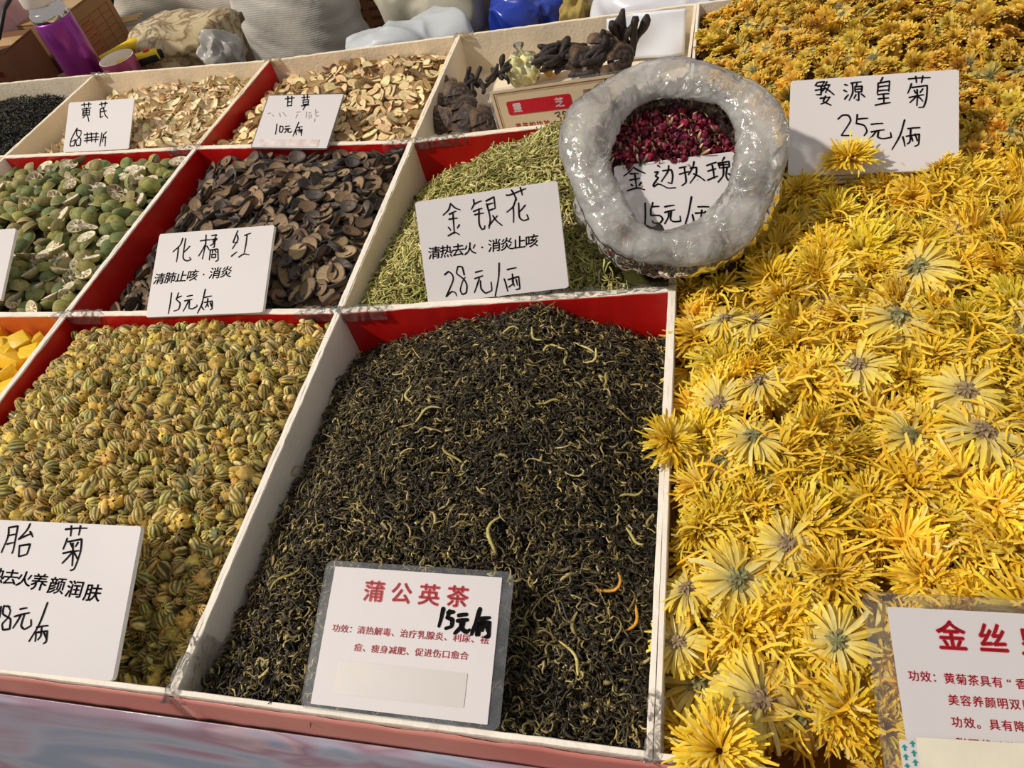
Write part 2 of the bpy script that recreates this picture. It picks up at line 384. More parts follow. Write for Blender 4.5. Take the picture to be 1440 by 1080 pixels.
# ------------------------------------------------------------------ price cards
CARD = {
 'hjh': {'o': [-0.244, 0.4052, -0.0008], 'x': [0.99933, -0.00934, 0.03526], 'y': [-0.00774, 0.89031, 0.4553], 'w': 0.1577, 'h': 0.104},
 'jyh': {'o': [0.1018, 0.4195, -0.0035], 'x': [0.9959, 0.0554, 0.07149], 'y': [-0.09032, 0.65085, 0.75382], 'w': 0.1526, 'h': 0.1062},
 'rose': {'o': [0.3088, 0.4427, 0.0469], 'x': [0.98734, 0.1552, -0.03282], 'y': [-0.11975, 0.86489, 0.48747], 'w': 0.1156, 'h': 0.083},
 'wyhj': {'o': [0.4679, 0.5628, 0.0304], 'x': [0.99932, -0.03633, -0.00552], 'y': [0.03358, 0.84184, 0.53869], 'w': 0.1562, 'h': 0.1029},
 'taiju': {'o': [-0.2402, 0.0006, 0.0028], 'x': [0.99988, 0.01332, 0.00734], 'y': [-0.01517, 0.9098, 0.41477], 'w': 0.1925, 'h': 0.1172},
 'huangqi': {'o': [-0.6057, 0.7808, 0.0016], 'x': [0.99796, -0.06356, 0.00555], 'y': [0.04886, 0.81724, 0.57422], 'w': 0.1293, 'h': 0.0808},
 'gancao': {'o': [-0.2539, 0.7476, 0.0007], 'x': [0.98537, -0.16931, 0.01934], 'y': [0.14754, 0.90438, 0.40041], 'w': 0.1345, 'h': 0.0903},
 'lingzhi': {'o': [0.1126, 0.7647, -0.0175], 'x': [0.98037, -0.15103, 0.12673], 'y': [-0.10835, 0.1243, 0.98631], 'w': 0.1968, 'h': 0.0601},
 'pugong': {'o': [0.1111, 0.002, 0.0016], 'x': [0.99998, 0.00404, 0.00517], 'y': [-0.00543, 0.95182, 0.30661], 'w': 0.148, 'h': 0.1044},
 'jsh': {'o': [0.507, -0.0528, 0.0095], 'x': [0.97628, 0.11207, -0.18524], 'y': [-0.05916, 0.96114, 0.26966], 'w': 0.21, 'h': 0.148},
 'citrus': {'o': [-0.6153, 0.4252, 0.0117], 'x': [0.99991, 0.01284, 0.00332], 'y': [-0.01295, 0.892, 0.45185], 'w': 0.155, 'h': 0.0959},
}
STROKES = {   # width in metres, strokes as points on the card in 0.1 mm
 'jyh': (0.0012, '395,998 364,939 298,894|395,998 438,948 488,922|367,893 443,915|357,843 447,843|407,904 400,796 394,694|339,764 358,731|460,773 433,743|324,678 400,704 447,674|646,1000 644,955 610,909|644,955 728,978|630,885 723,903|639,850 734,854|691,902 674,758 695,695 723,698 731,725|776,969 864,998 863,886|781,930 846,938|794,871 863,883|779,939 797,792 771,694|774,719 875,806|829,813 860,758 912,704|997,995 1039,993 1203,1030|1055,1036 1078,989 1094,931|1148,1047 1160,971|1093,956 1053,875 981,829|1052,869 1036,719|1112,900 1104,762 1143,721 1196,730 1184,773|1178,869 1101,806|230,287 276,314 313,277 311,212 211,55 282,104 321,86 330,53|443,262 433,341 386,353 362,284 436,210 457,143 438,73 394,61 380,112 412,187 450,235|571,270 644,279|553,207 641,225|601,206 571,142 530,66|610,177 607,99 648,45 719,67 723,150|834,332 810,192 749,5|912,256 1007,264|867,165 879,106 888,38|908,154 1022,173 1020,51 979,43|959,206 954,110 903,78|992,144 998,86|950,136 964,83'),
 'hjh': (0.0012, '349,959 326,876 239,797|307,850 313,667|389,953 393,736 423,685 467,670 513,685 487,712|465,852 393,779|604,910 746,916|671,979 682,853 670,682|685,871 612,722|704,839 747,787|751,965 817,973 798,925|759,915 833,923 793,876|784,889 806,918 809,820 789,819|807,875 751,842|761,786 768,664|761,786 861,792 890,657 859,641|795,784 794,748|822,783 848,751|791,730 844,732 847,690 798,689 791,730|1098,1002 1057,859 1118,855|1103,947 1117,885 1062,785|1064,692 1129,741|1204,937 1279,959|1233,938 1230,727|1163,674 1226,709 1296,695|315,282 317,30|412,278 395,200|393,212 463,239|395,200 459,150 451,78 387,59|539,230 612,241|515,177 614,191|570,175 517,52|583,174 592,85 641,77 697,104 693,122|776,305 758,137 718,21|786,207 877,221|768,154 757,102 798,59|796,147 893,161 906,72 885,55|828,193 832,134 813,88|871,138 891,96|832,134 852,92'),
 'rose': (0.0013, '189,814 160,760 91,714|187,793 240,749 293,715|154,727 230,720|144,662 237,667|197,712 199,638 199,570|153,613 168,596|249,623 225,593|112,554 204,570 273,543|425,778 442,760|390,712 423,713 390,670 417,651 363,585 365,562 405,584 442,569 495,531 568,524|466,717 547,716 555,653 537,572 505,586|528,761 512,700 441,606|628,724 690,730|621,659 708,673|673,718 674,574 632,538|770,769 755,719 704,642|730,707 787,709 774,633 709,553|752,646 804,608 850,560|886,713 977,735|889,653 965,669|937,709 940,574|878,561 975,590|1059,775 1034,742|995,722 1002,669|995,722 1098,728 1093,672 1007,671|1037,726 1040,674|1001,700 1092,698|1039,667 1025,588 972,528|1072,664 1053,584 1066,536 1123,554 1119,595|1078,601 1102,572|266,402 242,177|338,399 314,332|326,356 392,353|314,332 308,271 391,256 415,217 383,180 328,189 316,209|447,341 537,346|443,283 536,298|479,285 468,230 429,169|502,282 487,207 514,179 579,175 580,226|707,409 661,246 607,109|756,300 856,287|696,226 703,160 710,118|726,238 864,232 856,150|788,260 771,191|819,246 822,185'),
 'wyhj': (0.0013, '240,958 260,988 328,991 302,954|254,950 329,944|241,904 330,917 290,869|295,947 297,853 249,856|349,989 323,937|329,952 377,956 338,873|330,928 420,844|339,835 319,778 393,733|291,814 380,821|380,821 347,772 297,752|520,946 547,936|514,884 542,867|523,791 556,835|580,957 674,965|591,956 596,855 564,773|634,945 624,923|615,915 682,918 679,857 620,861 615,915|619,887 678,888|652,859 654,767 631,776|626,830 610,793|677,834 710,801|873,996 848,944|832,938 825,831|832,938 937,953 931,847|838,899 927,905|833,857 928,859|830,816 931,820|837,770 929,774|882,817 888,721|809,706 945,724|1109,963 1303,963|1174,984 1181,920|1238,983 1226,916|1136,908 1104,812|1143,870 1278,882 1272,748 1247,659 1203,655|1162,838 1175,807|1239,848 1214,812|1118,766 1246,787|1188,844 1187,678|1182,776 1125,713|1195,775 1240,720|464,580 506,618 560,612 581,550 497,402 591,397|643,615 635,524|654,568 741,571|635,524 709,497 736,434 711,390|775,505 880,509|776,425 894,441|822,430 751,336|842,429 836,369 882,348 960,359 953,407|1078,532 1038,373 968,230|1108,441 1215,445|1064,357 1084,259|1096,362 1211,378 1206,275 1174,254|1134,427 1129,309 1103,280|1173,381 1193,313|1141,352 1154,307'),
 'taiju': (0.0012, '614,1110 627,1035 597,904|614,1110 705,1127 714,943 709,903|625,1042 698,1058|637,974 701,990|827,1149 808,1097 744,1019|744,1019 866,1072|845,1085 882,1045|768,966 873,984 862,903 784,879 768,966|1198,1119 1407,1136|1248,1148 1261,1068|1338,1151 1340,1078|1233,1046 1215,959|1248,1020 1376,1046 1390,947 1366,815 1331,794|1276,1008 1301,976|1347,1018 1331,984|1223,926 1372,953|1300,1009 1337,833|1311,937 1236,848|1327,938 1382,881|721,473 732,390|807,478 747,481 758,417 843,384 857,308 793,298 772,341 815,395 824,447 788,486|919,466 981,480|878,406 1016,444|940,423 887,317|971,428 963,341 1003,316 1060,348 1048,391|1173,531 1137,365 1074,229|1120,339 1223,359|1122,301 1133,233|1138,302 1230,319 1239,241 1217,221|1167,342 1176,280 1156,247|1203,301 1229,265'),
 'huangqi': (0.0014, '231,378 142,207 130,92 212,95 226,194 141,158|320,331 235,352 239,269 331,199 334,100 265,93 242,170 321,265 320,331|391,262 671,271|420,205 692,215|447,292 463,127|528,288 558,139|630,283 632,130|406,163 686,173|738,278 729,67|828,290 775,244|775,244 772,130|781,201 840,208|821,199 833,62|265,754 459,762|313,784 327,717|406,788 412,722|287,686 460,696|311,662 315,579|312,655 441,664 445,578|314,585 453,584|370,701 384,581|309,619 439,621|357,570 321,539|414,573 452,479|623,742 781,756|659,773 676,706|738,778 739,712|730,693 654,665 674,526 723,550|661,619 779,632|711,688 760,571 824,511'),
 'gancao': (0.0014, '340,822 496,836|371,864 422,702|441,863 488,707|399,767 466,772|417,702 495,707|633,834 763,846|654,870 681,805|715,875 731,815|662,795 755,804 774,729 692,726 662,795|680,760 761,767|668,699 798,712|739,719 717,634|340,403 374,234|459,361 409,371 432,276 476,266 480,318 459,361|504,361 579,371|508,318 606,329|548,318 530,255|569,325 581,270 628,266 643,287|716,429 703,308 694,203|703,339 803,360|706,297 743,224|735,297 813,312 835,214|759,339 777,266|795,297 820,245'),
 'gancao_faint': (0.0006, '932,642 972,537|950,589 1003,595|982,526 1023,536|974,485 986,432|791,602 816,496|832,580 872,590|853,548 871,485|883,559 900,496|615,593 679,603|648,561 637,497|321,585 356,521|375,595 455,530|116,576 157,591|190,565 236,532'),
 'pugong': (0.0024, '985,752 969,633|1034,741 1023,696|1024,730 1066,738|1023,696 1063,684 1063,640 1023,622|1107,717 1164,728|1103,680 1174,692|1132,684 1128,635 1091,594|1148,686 1145,627 1179,610 1198,626|1258,770 1239,683 1217,599|1273,705 1335,719|1250,674 1254,597|1266,675 1270,598|1266,675 1338,686 1341,595 1318,588|1295,702 1292,629|1319,670 1329,632'),
 'lingzhi': (0.0008, '868,185 927,201 935,170 889,144 932,124 930,85 870,69 849,79|1040,180 990,201 973,165 1025,120 1024,82 976,80 978,118 1034,158 1040,180|1091,166 1062,154 1045,103 1075,99 1099,134 1091,166|1144,160 1215,166|1143,122 1214,128|1173,118 1132,77|1188,116 1181,86 1228,89'),
}
PRINTED = [
 ('jyh', 'black', '清热去火·消炎止咳', 0.0147, 0.0526, 0.1202, 0.0511, 0.0135, 0.0146, 0.4),
 ('hjh', 'black', '清肺止咳·消炎', 0.0109, 0.0469, 0.1028, 0.0505, 0.0146, 0.0162, 0.3),
 ('taiju', 'black', '热去火', 0.0609, 0.0717, 0.0893, 0.0705, 0.0131, 0.016, 0.4),
 ('taiju', 'black', '养颜润肤', 0.1048, 0.0688, 0.1588, 0.0635, 0.0141, 0.0171, 0.4),
 ('pugong', 'red', '蒲公英茶', 0.0432, 0.084, 0.1081, 0.0847, 0.0157, 0.017, 1.0),
 ('pugong', 'red', '功效：清热解毒、治疗乳腺炎、利尿、祛', 0.018, 0.0559, 0.1315, 0.0569, 0.0059, 0.0066, 0.35),
 ('pugong', 'red', '痘、瘦身减肥、促进伤口愈合', 0.0378, 0.044, 0.1181, 0.0453, 0.0057, 0.0065, 0.35),
 ('jsh', 'red', '金丝皇菊', 0.0354, 0.133, 0.1071, 0.1318, 0.0181, 0.0179, 1.0),
 ('jsh', 'red', '功效：黄菊茶具有“香', 0.0094, 0.1091, 0.0707, 0.1078, 0.0063, 0.0065, 0.45),
 ('jsh', 'red', '美容养颜明双目', 0.0301, 0.097, 0.0716, 0.0964, 0.0062, 0.0064, 0.45),
 ('jsh', 'red', '功效。具有降', 0.0298, 0.0853, 0.0649, 0.0848, 0.0061, 0.0064, 0.45),
 ('jsh', 'red', '张冠状动脉', 0.0305, 0.0743, 0.0582, 0.0735, 0.006, 0.0063, 0.45),
 ('lingzhi', 'white', '靈芝', 0.0377, 0.0327, 0.0969, 0.0325, 0.0131, 0.0135, 0.5),
 ('lingzhi', 'red', '灵芝的功效', 0.0318, 0.007, 0.0726, 0.007, 0.0093, 0.0094, 0.2),
]
def card_frame(k):
    c = CARD[k]; X = np.array(c['x']); Y = np.array(c['y']); N = np.cross(X, Y)
    return np.array(c['o']), X, Y, N, c['w'], c['h']
def clears_cards(P, r, cg=.05):
    ok = np.ones(len(P), bool)
    for k in CARD:
        o, X, Y, N, w_, h_ = card_frame(k); q = P - o; u = q @ X; v = q @ Y; d = q @ N
        ok &= ~((u > -r * .6) & (u < w_ + r * .6) & (v > -.005) & (v < h_ + r * .3) & (d > -r) & (d < cg))
    return ok
def hidden_by_card(P):
    hid = np.zeros(len(P), bool)
    for k in CARD:
        o, X, Y, N, w_, h_ = card_frame(k); d = P - CAM_P; t = ((o - CAM_P) @ N) / (d @ N); Q = CAM_P + d * t[:, None] - o
        u = Q @ X; v = Q @ Y
        hid |= (t < 1) & (t > 0) & (u > .004) & (u < w_ - .004) & (v > .004) & (v < h_ - .004)
    return hid
def smooth_line(p, n=5):
    p = np.asarray(p, float)
    if len(p) < 3: return p
    q = np.concatenate([[2 * p[0] - p[1]], p, [2 * p[-1] - p[-2]]]); out = []
    for i in range(1, len(q) - 2):
        for t in np.arange(n) / n:
            a, b, c, d = q[i - 1], q[i], q[i + 1], q[i + 2]
            # corners stay crisp: weaker tangents where the pen turns sharply
            k1 = .5 * max(0, np.dot(b - a, c - b) / (np.linalg.norm(b - a) * np.linalg.norm(c - b) + 1e-9)); k2 = .5 * max(0, np.dot(c - b, d - c) / (np.linalg.norm(c - b) * np.linalg.norm(d - c) + 1e-9))
            m1 = k1 * (c - a); m2 = k2 * (d - b)
            out.append((2 * t ** 3 - 3 * t ** 2 + 1) * b + (t ** 3 - 2 * t ** 2 + t) * m1 + (-2 * t ** 3 + 3 * t ** 2) * c + (t ** 3 - t ** 2) * m2)
    out.append(p[-1]); return np.array(out)
def pen(text, width, z):
    L = []
    for st in text.split('|'):
        p = np.array([[float(a) for a in q.split(',')] for q in st.split()]) * 1e-4
        p = smooth_line(p)
        if len(p) == 2: p = np.array([p[0], (p[0] + p[1]) / 2 + (p[1] - p[0])[::-1] * (-.02, .02), p[1]])
        tg = np.gradient(p, axis=0); tg /= np.linalg.norm(tg, axis=1)[:, None] + 1e-9
        nn = np.stack([-tg[:, 1], tg[:, 0]], -1)
        s = np.linspace(0, 1, len(p)); wv = width * .62 * (1.08 - .3 * s ** 2 + .10 * np.sin(s * 9 + p[0, 0] * 900))
        V = np.concatenate([p + nn * wv[:, None], p - nn * wv[:, None]]); n = len(p)
        V = np.concatenate([V, np.full((2 * n, 1), z)], 1)
        L.append(T(V, None, [(i, i + n, i + n + 1, i + 1) for i in range(n - 1)]))
        for e, r in ((0, wv[0]), (n - 1, wv[-1])):
            a = np.arange(8) / 8 * 2 * PI
            D = np.concatenate([p[e] + r * np.stack([np.cos(a), np.sin(a)], -1), p[e][None]]); D = np.concatenate([D, np.full((9, 1), z + .00001)], 1)
            L.append(T(D, [(8, i, (i + 1) % 8) for i in range(8)]))
    return join(L)
GLYPHS = []       # (parent, material, part name, characters with positions) set in type after one scene update
def typed(parent, name, mat, txt, x0, y0, x1, y1, hh, ww, wt, z):
    n = len(txt)
    for i, ch in enumerate(txt):
        f = i / max(n - 1, 1)
        if ch == ' ': continue
        GLYPHS.append((parent, name, mat, ch, x0 + (x1 - x0) * f, y0 + (y1 - y0) * f, hh, ww, wt, z))
def board(w_, h_, th, r=.002, cr=3):
    """flat board with slightly rounded corners; front face at z=0"""
    pts = []
    for cx, cy, a0 in ((w_ - r, r, -90), (w_ - r, h_ - r, 0), (r, h_ - r, 90), (r, r, 180)):
        for k in range(cr + 1):
            a = math.radians(a0 + 90 * k / cr); pts.append((cx + r * math.cos(a), cy + r * math.sin(a)))
    n = len(pts); V = [(x, y, 0) for x, y in pts] + [(x, y, -th) for x, y in pts] + [(w_ / 2, h_ / 2, 0), (w_ / 2, h_ / 2, -th)]
    f4 = [(i, i + n, (i + 1) % n + n, (i + 1) % n) for i in range(n)]
    f3 = [(2 * n, i, (i + 1) % n) for i in range(n)] + [(2 * n + 1, (i + 1) % n + n, i + n) for i in range(n)]
    return T(V, f3, f4, m4=1)
def card(k, label, th=.004, laminated=False, paper=None, mat=WHITE_CARD):
    o, X, Y, N, w_, h_ = card_frame(k)
    t = link('price_card', None, None, M4(np.stack([X, Y, N], 1), o)); t.empty_display_size = .02
    tag(t, label, 'price card')
    if laminated:
        gx = .014 if k == 'jsh' else 0.0
        part('laminate_sleeve', board(w_ + gx, h_ + gx * .6, .0012, .006, 6).mv(t=(-gx, 0, 0)), [LAMINATE, LAMINATE], t, False)
        a, b, c, d = paper
        s = board(c - a, d - b, .0004, .0005).mv(t=(a, b, .0003)); part('paper_insert', s, [mat, mat], t, False)
        z = .0006
    else:
        s = board(w_, h_, th, .003)
        v = s.v; v[:, :2] += .0004 * np.stack([noise(v * 300, 1, 1), noise(v * 300, 1, 2)], -1)
        part('board', s, [mat, CARD_EDGE], t, False)
        z = .0003
    if k in STROKES: part('handwriting', pen(STROKES[k][1], STROKES[k][0], z + .0002), INK, t, False)
    for (kk, col, txt, x0, y0, x1, y1, hh, ww, wt) in PRINTED:
        if kk == k: typed(t, 'lettering', {'black': INK, 'red': PRINT_RED, 'white': PRINT_WHITE}[col], txt, x0, y0, x1, y1, hh, ww, wt, z + (.0006 if col == 'white' else .0001))
    return t
card('jyh', 'white card reading 28元/两 propped on the green needle-like buds')
card('hjh', 'thick white card reading 15元/两 propped on the dark brown round slices')
card('taiju', 'large white card standing on the yellow-green buds at front left')
card('wyhj', 'white card reading 25元/两 standing between the two yellow flower heaps')
card('rose', 'white card reading 15元/两 lying inside the bag of rosebuds', th=.003)
card('citrus', 'blank-looking white card cut off by the left edge beside the green citrus')
card('huangqi', 'small white card with 68 written on it beside the pale root slivers', th=.0015)
gc = card('gancao', 'small plastic-sleeved white card reading 10元/两 on the root slices', laminated=True, paper=(.002, .002, .1325, .0885))
part('smudged_writing', pen(STROKES['gancao_faint'][1], .0007, .0009), INK_FAINT, gc, False)
part('stained_strip', board(.105, .011, .0001, .001).mv(t=(.012, .004, .0008)), [surf('tape_residue', (216, 206, 204), .5, .3, 60, .08, col2=(190, 168, 160))] * 2, gc, False)
pg = card('pugong', 'laminated card with red printing lying on the dark tea at front', laminated=True, paper=(.0082, .0034, .1396, .1000))
part('tape_residue', board(.098, .022, .00005, .001).mv(t=(.024, .012, .0007)), [surf('old_tape_mark', (190, 182, 178), .4, .45, 30, .02)] * 2, pg, False)
LZ_TAN = surf('tan_printed_card', (206, 184, 152), .4, .5, 6, .05)
lz = card('lingzhi', 'tan card with a red title box in front of the black mushrooms', laminated=True, paper=(.004, .001, .193, .0575), mat=LZ_TAN)
part('title_box', board(.090, .0185, .0003, .003, 5).mv(t=(.0235, .0232, .0009)), [PRINT_RED, PRINT_RED], lz, False)
for (a, b, c, d) in ((.0085, .0532, .189, .0542), (.0085, .003, .0095, .0540), (.0115, .0512, .186, .0515), (.0115, .003, .0118, .0513)):
    part('border_line', board(c - a, d - b, .0001, .0002, 1).mv(t=(a, b, .0008)), [PRINT_BROWN, PRINT_BROWN], lz, False)
part('printed_photo', board(.034, .020, .0002, .0004, 1).mv(t=(.131, .024, .0009)), [surf('mushroom_photo_print', (92, 62, 52), .4, .4, 90, .3, col2=(176, 140, 128))] * 2, lz, False)
js = card('jsh', 'large laminated card with red printing lying on the big yellow chrysanthemums', laminated=True, paper=(.0, .006, .204, .148))
stk = part('patterned_sticker', board(.0098, .030, .0002, .0005, 1).mv(t=(-.0046, .044, .0012)), [WHITE_CARD, WHITE_CARD], js, False)
TEAL = surf('teal_print', (30, 140, 120), .5, .3, 60, .05)
ar = []
for i in range(6):
    for j in range(2):
        x = -.0022 + j * .0048; y = .0462 + i * .0048 + j * .0022
        ar.append(T([(x - .0018, y, 0), (x + .0018, y, 0), (x, y + .0018, 0), (x - .0006, y - .0016, 0), (x + .0006, y - .0016, 0), (x + .0006, y, 0), (x - .0006, y, 0)], [(0, 1, 2)], [(3, 4, 5, 6)]).mv(t=(0, 0, .0016)))
part('printed_arrows', join(ar), TEAL, js, False)
part('tape_strip', board(.075, .016, .0001, .001).mv(t=(.005, .060, .0014)), [surf('cream_tape', (222, 214, 192), .3, .5, 30, .06, .2, 60)] * 2, js, False)

# set the type: fonts bundled with Blender, each character placed on its card
def set_type():
    tmp = []
    for g in GLYPHS:
        cu = bpy.data.curves.new('glyph', 'FONT'); cu.body = g[3]; cu.size = 1.0; cu.align_x = 'CENTER'; cu.resolution_u = 3
        o = bpy.data.objects.new('glyph', cu); C.objects.link(o); tmp.append(o)
    dg = bpy.context.evaluated_depsgraph_get(); dg.update()
    groups = {}
    for g, o in zip(GLYPHS, tmp):
        me = o.evaluated_get(dg).to_mesh()
        if len(me.vertices):
            v = np.zeros(len(me.vertices) * 3); me.vertices.foreach_get('co', v); v = v.reshape(-1, 3)
            f3 = []; f4 = []
            for p in me.polygons: (f3 if len(p.vertices) == 3 else f4).append(list(p.vertices)) if len(p.vertices) in (3, 4) else None
            # characters share one em box: centre x at 0, em middle near 0.38
            v = np.stack([v[:, 0] * g[7], (v[:, 1] - .38) * g[6], np.zeros(len(v))], -1)
            if 'lettering' == g[1] and g[2] is INK: v[:, 0] += v[:, 1] * .12
            bd = .028 * g[7] * max(g[8], .22)      # heavier pen: the glyph doubled with a slight shift
            for dx, dy in ((-bd, 0), (bd, 0), (0, bd), (0, -bd)): groups.setdefault((g[0].name, g[1], g[2].name), (g, []))[1].append(T(v + (g[4] + dx, g[5] + dy, g[9]), f3, f4))
        o.evaluated_get(dg).to_mesh_clear()
    for g, L in groups.values(): part('lettering', join(L), g[2], g[0], False)
    for o in tmp:
        cu = o.data; bpy.data.objects.remove(o); bpy.data.curves.remove(cu)
set_type()
# ------------------------------------------------------------------ heaps
def rot_many(N, spin, tilt, taz):
    """rotation matrices: spin about the piece's own z, tilt by `tilt` about a random horizontal axis, then z onto the surface normal N"""
    n = len(N)
    def Rz(a): c, s = np.cos(a), np.sin(a); z = np.zeros(n); o = np.ones(n); return np.stack([np.stack([c, -s, z], -1), np.stack([s, c, z], -1), np.stack([z, z, o], -1)], 1)
    def Rx(a): c, s = np.cos(a), np.sin(a); z = np.zeros(n); o = np.ones(n); return np.stack([np.stack([o, z, z], -1), np.stack([z, c, -s], -1), np.stack([z, s, c], -1)], 1)
    L = Rz(taz) @ Rx(tilt) @ Rz(spin)
    x = np.cross(np.array([0, 1.0, 0]), N); x /= np.linalg.norm(x, axis=1)[:, None]; y = np.cross(N, x)
    return np.stack([x, y, N], -1) @ L
def hmap(H):
    H = np.asarray(H, float)
    def f(u, v):
        nr, nc = H.shape; a = np.clip(v, 0, 1) * (nr - 1); b = np.clip(u, 0, 1) * (nc - 1)
        i = np.minimum(a.astype(int), nr - 2); j = np.minimum(b.astype(int), nc - 2); s = a - i; t = b - j
        s = s * s * (3 - 2 * s); t = t * t * (3 - 2 * t)
        return (H[i, j] * (1 - t) + H[i, j + 1] * t) * (1 - s) + (H[i + 1, j] * (1 - t) + H[i + 1, j + 1] * t) * s
    return f
def bil(q, u, v):
    q = [np.array(p) for p in q]; u = u[:, None]; v = v[:, None]
    return (q[0] * (1 - u) + q[1] * u) * (1 - v) + (q[3] * (1 - u) + q[2] * u) * v
class Heap:
    def __init__(s, q, H, rough=.003, rs=9, seed=0.):
        s.q = q; s.h = hmap(H); s.rough = rough; s.rs = rs; s.seed = seed
    def pt(s, u, v, dz=0.):
        xy = bil(s.q, u, v); z = s.h(u, v) + s.rough * noise(xy, s.rs, s.seed) + dz
        return np.concatenate([xy, z[:, None]], 1)
    def nrm(s, u, v):
        e = .01; a = s.pt(u + e, v) - s.pt(u - e, v); b = s.pt(u, v + e) - s.pt(u, v - e); n = np.cross(a, b); return n / np.linalg.norm(n, axis=1)[:, None]
    def bed(s, col, dz, n=60):
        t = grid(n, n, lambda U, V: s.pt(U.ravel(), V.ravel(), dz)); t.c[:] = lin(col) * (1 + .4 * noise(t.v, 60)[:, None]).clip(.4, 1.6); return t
    def spots(s, nu, nv, mu=0., mv=0., jit=.9, seed=0):
        r = np.random.default_rng(seed); U, V = np.meshgrid(np.arange(nu), np.arange(nv)); U = U + .5 * (V % 2)
        u = (U.ravel() + .25 + (r.random(U.size) - .5) * jit) / nu; v = (V.ravel() + .5 + (r.random(U.size) - .5) * jit) / nv
        u = mu + (1 - 2 * mu) * u; v = mv + (1 - 2 * mv) * v
        k = (u >= mu) & (u <= 1 - mu); return u[k], v[k]
def bag_zone(P):      # where the rose bag sits
    return ((P[:, 0] - .36) / .095) ** 2 + ((P[:, 1] - .525) / .085) ** 2 < 1
def tints(n, r, amt=.15, hue=.05):
    b = 1 + r.normal(0, amt, n)[:, None]; return (b * (1 + r.normal(0, hue, (n, 3)))).clip(.35, 1.8)
def individuals(kinds, which, R, P, S, col, group):
    """kinds: list of (object name, label, category, main T, main mats, [(part name, T, mats)...])"""
    cache = {}; made = []
    for i in range(len(P)):
        k = which[i]; nm, lab, cat, main, mats, kids = kinds[k]
        if k not in cache:
            o = link(nm, mesh(nm, main, mats)); tag(o, lab, cat, group)
            ks = [part(a, b, c, o) for a, b, c in kids]; cache[k] = (o, ks)
        else:
            src, ks0 = cache[k]
            o = src.copy(); C.objects.link(o); ks = []
            for c0 in ks0:
                c = c0.copy(); C.objects.link(c); c.parent = o; ks.append(c)
        o.matrix_basis = M4(R[i], P[i], S[i])
        t4 = (*col[i], 1.0); o.color = t4
        for c in ks: c.color = t4
        made.append(o)
    return made
def heap_of(name, label, cat, hp, kinds, weights, layers, tilt, size, bedcol, beddz, group=None, nind=300, amt=.15, hue=.05, zone=None, seed=0, r=.01, extra=None, zr=.2, elabels=None, cg=.05):
    """layers: list of (nu, nv, dz, mu, mv); the last layer is the surface, whose nearest 300 pieces are things of their own"""
    g = np.random.default_rng(seed + 100); heaps = []
    mats = []; shapes = []
    for (nm, lb, ct, main, ms, kids) in kinds:
        tl = []
        for t, m in [(main, ms)] + [(b, c) for _, b, c in kids]:
            m = m if isinstance(m, (list, tuple)) else [m]; idx = []
            for x in m:
                if x not in mats: mats.append(x)
                idx.append(mats.index(x))
            idx = np.array(idx); tl.append(T(t.v, t.f3, t.f4, t.c, idx[t.m3] if len(t.f3) else None, idx[t.m4] if len(t.f4) else None))
        shapes.append(join(tl))
    ALL = []
    for li, (nu, nv, dz, mu, mv) in enumerate(layers):
        u, v = hp.spots(nu, nv, mu, mv, seed=seed * 7 + li); n = len(u)
        P = hp.pt(u, v, dz); P[:, 2] += g.normal(0, r * zr, n); N = hp.nrm(u, v)
        R = rot_many(N, g.uniform(0, 2 * PI, n), np.abs(g.normal(0, tilt, n)), g.uniform(0, 2 * PI, n))
        S = g.uniform(*size, n); W = g.choice(len(kinds), n, p=np.array(weights) / sum(weights)); cc = tints(n, g, amt, hue)
        keep = clears_cards(P, r, cg)
        if zone is not None: keep &= ~zone(P)
        ALL.append([a[keep] for a in (P, R, S, W, cc)] + [li])
    P, R, S, W, cc, _ = ALL[-1]
    if extra is not None:
        eP, eW, eT, eS = extra; n = len(eP); R2 = rot_many(np.tile([0, 0, 1.], (n, 1)), g.uniform(0, 6, n), np.array([x[0] for x in eT]), np.array([x[1] for x in eT]))
        near = np.min(np.linalg.norm(P[:, None, :2] - np.array(eP)[None, :, :2], axis=2), 1) < .020
        P = np.concatenate([P[~near], eP]); R = np.concatenate([R[~near], R2]); S = np.concatenate([S[~near], eS]); W = np.concatenate([W[~near], eW]); cc = np.concatenate([cc[~near], np.ones((n, 3)) * 1.02])
    px, d = project(P)
    vis = (px[:, 0] > -4) & (px[:, 0] < 1444) & (px[:, 1] > -4) & (px[:, 1] < 1084) & ~hidden_by_card(P)
    order = np.argsort(np.where(vis, d, 99)); ind = np.zeros(len(P), bool); ind[order[:min(nind, int(vis.sum()))]] = True
    made = individuals(kinds, W[ind], R[ind], P[ind], S[ind], cc[ind], group)
    if elabels:
        b0 = len(P) - len(extra[0])
        for ix, ob in zip(np.where(ind)[0], made):
            if ix - b0 in elabels: ob['label'] = elabels[ix - b0]
    rest = [[P[~ind], R[~ind], S[~ind], W[~ind], cc[~ind]]] + [a[:5] for a in ALL[:-1]]
    L = []
    b = hp.bed(bedcol, beddz); b.m4 = np.zeros(len(b.f4), int); L.append(b)
    for P, R, S, W, cc in rest:
        for k in range(len(kinds)):
            q = W == k
            if q.any(): L.append(stamp(shapes[k], R[q], P[q], S[q], cc[q]))
    o = link(name, mesh(name, join(L), mats)); tag(o, label, cat, kind='stuff')
    return o
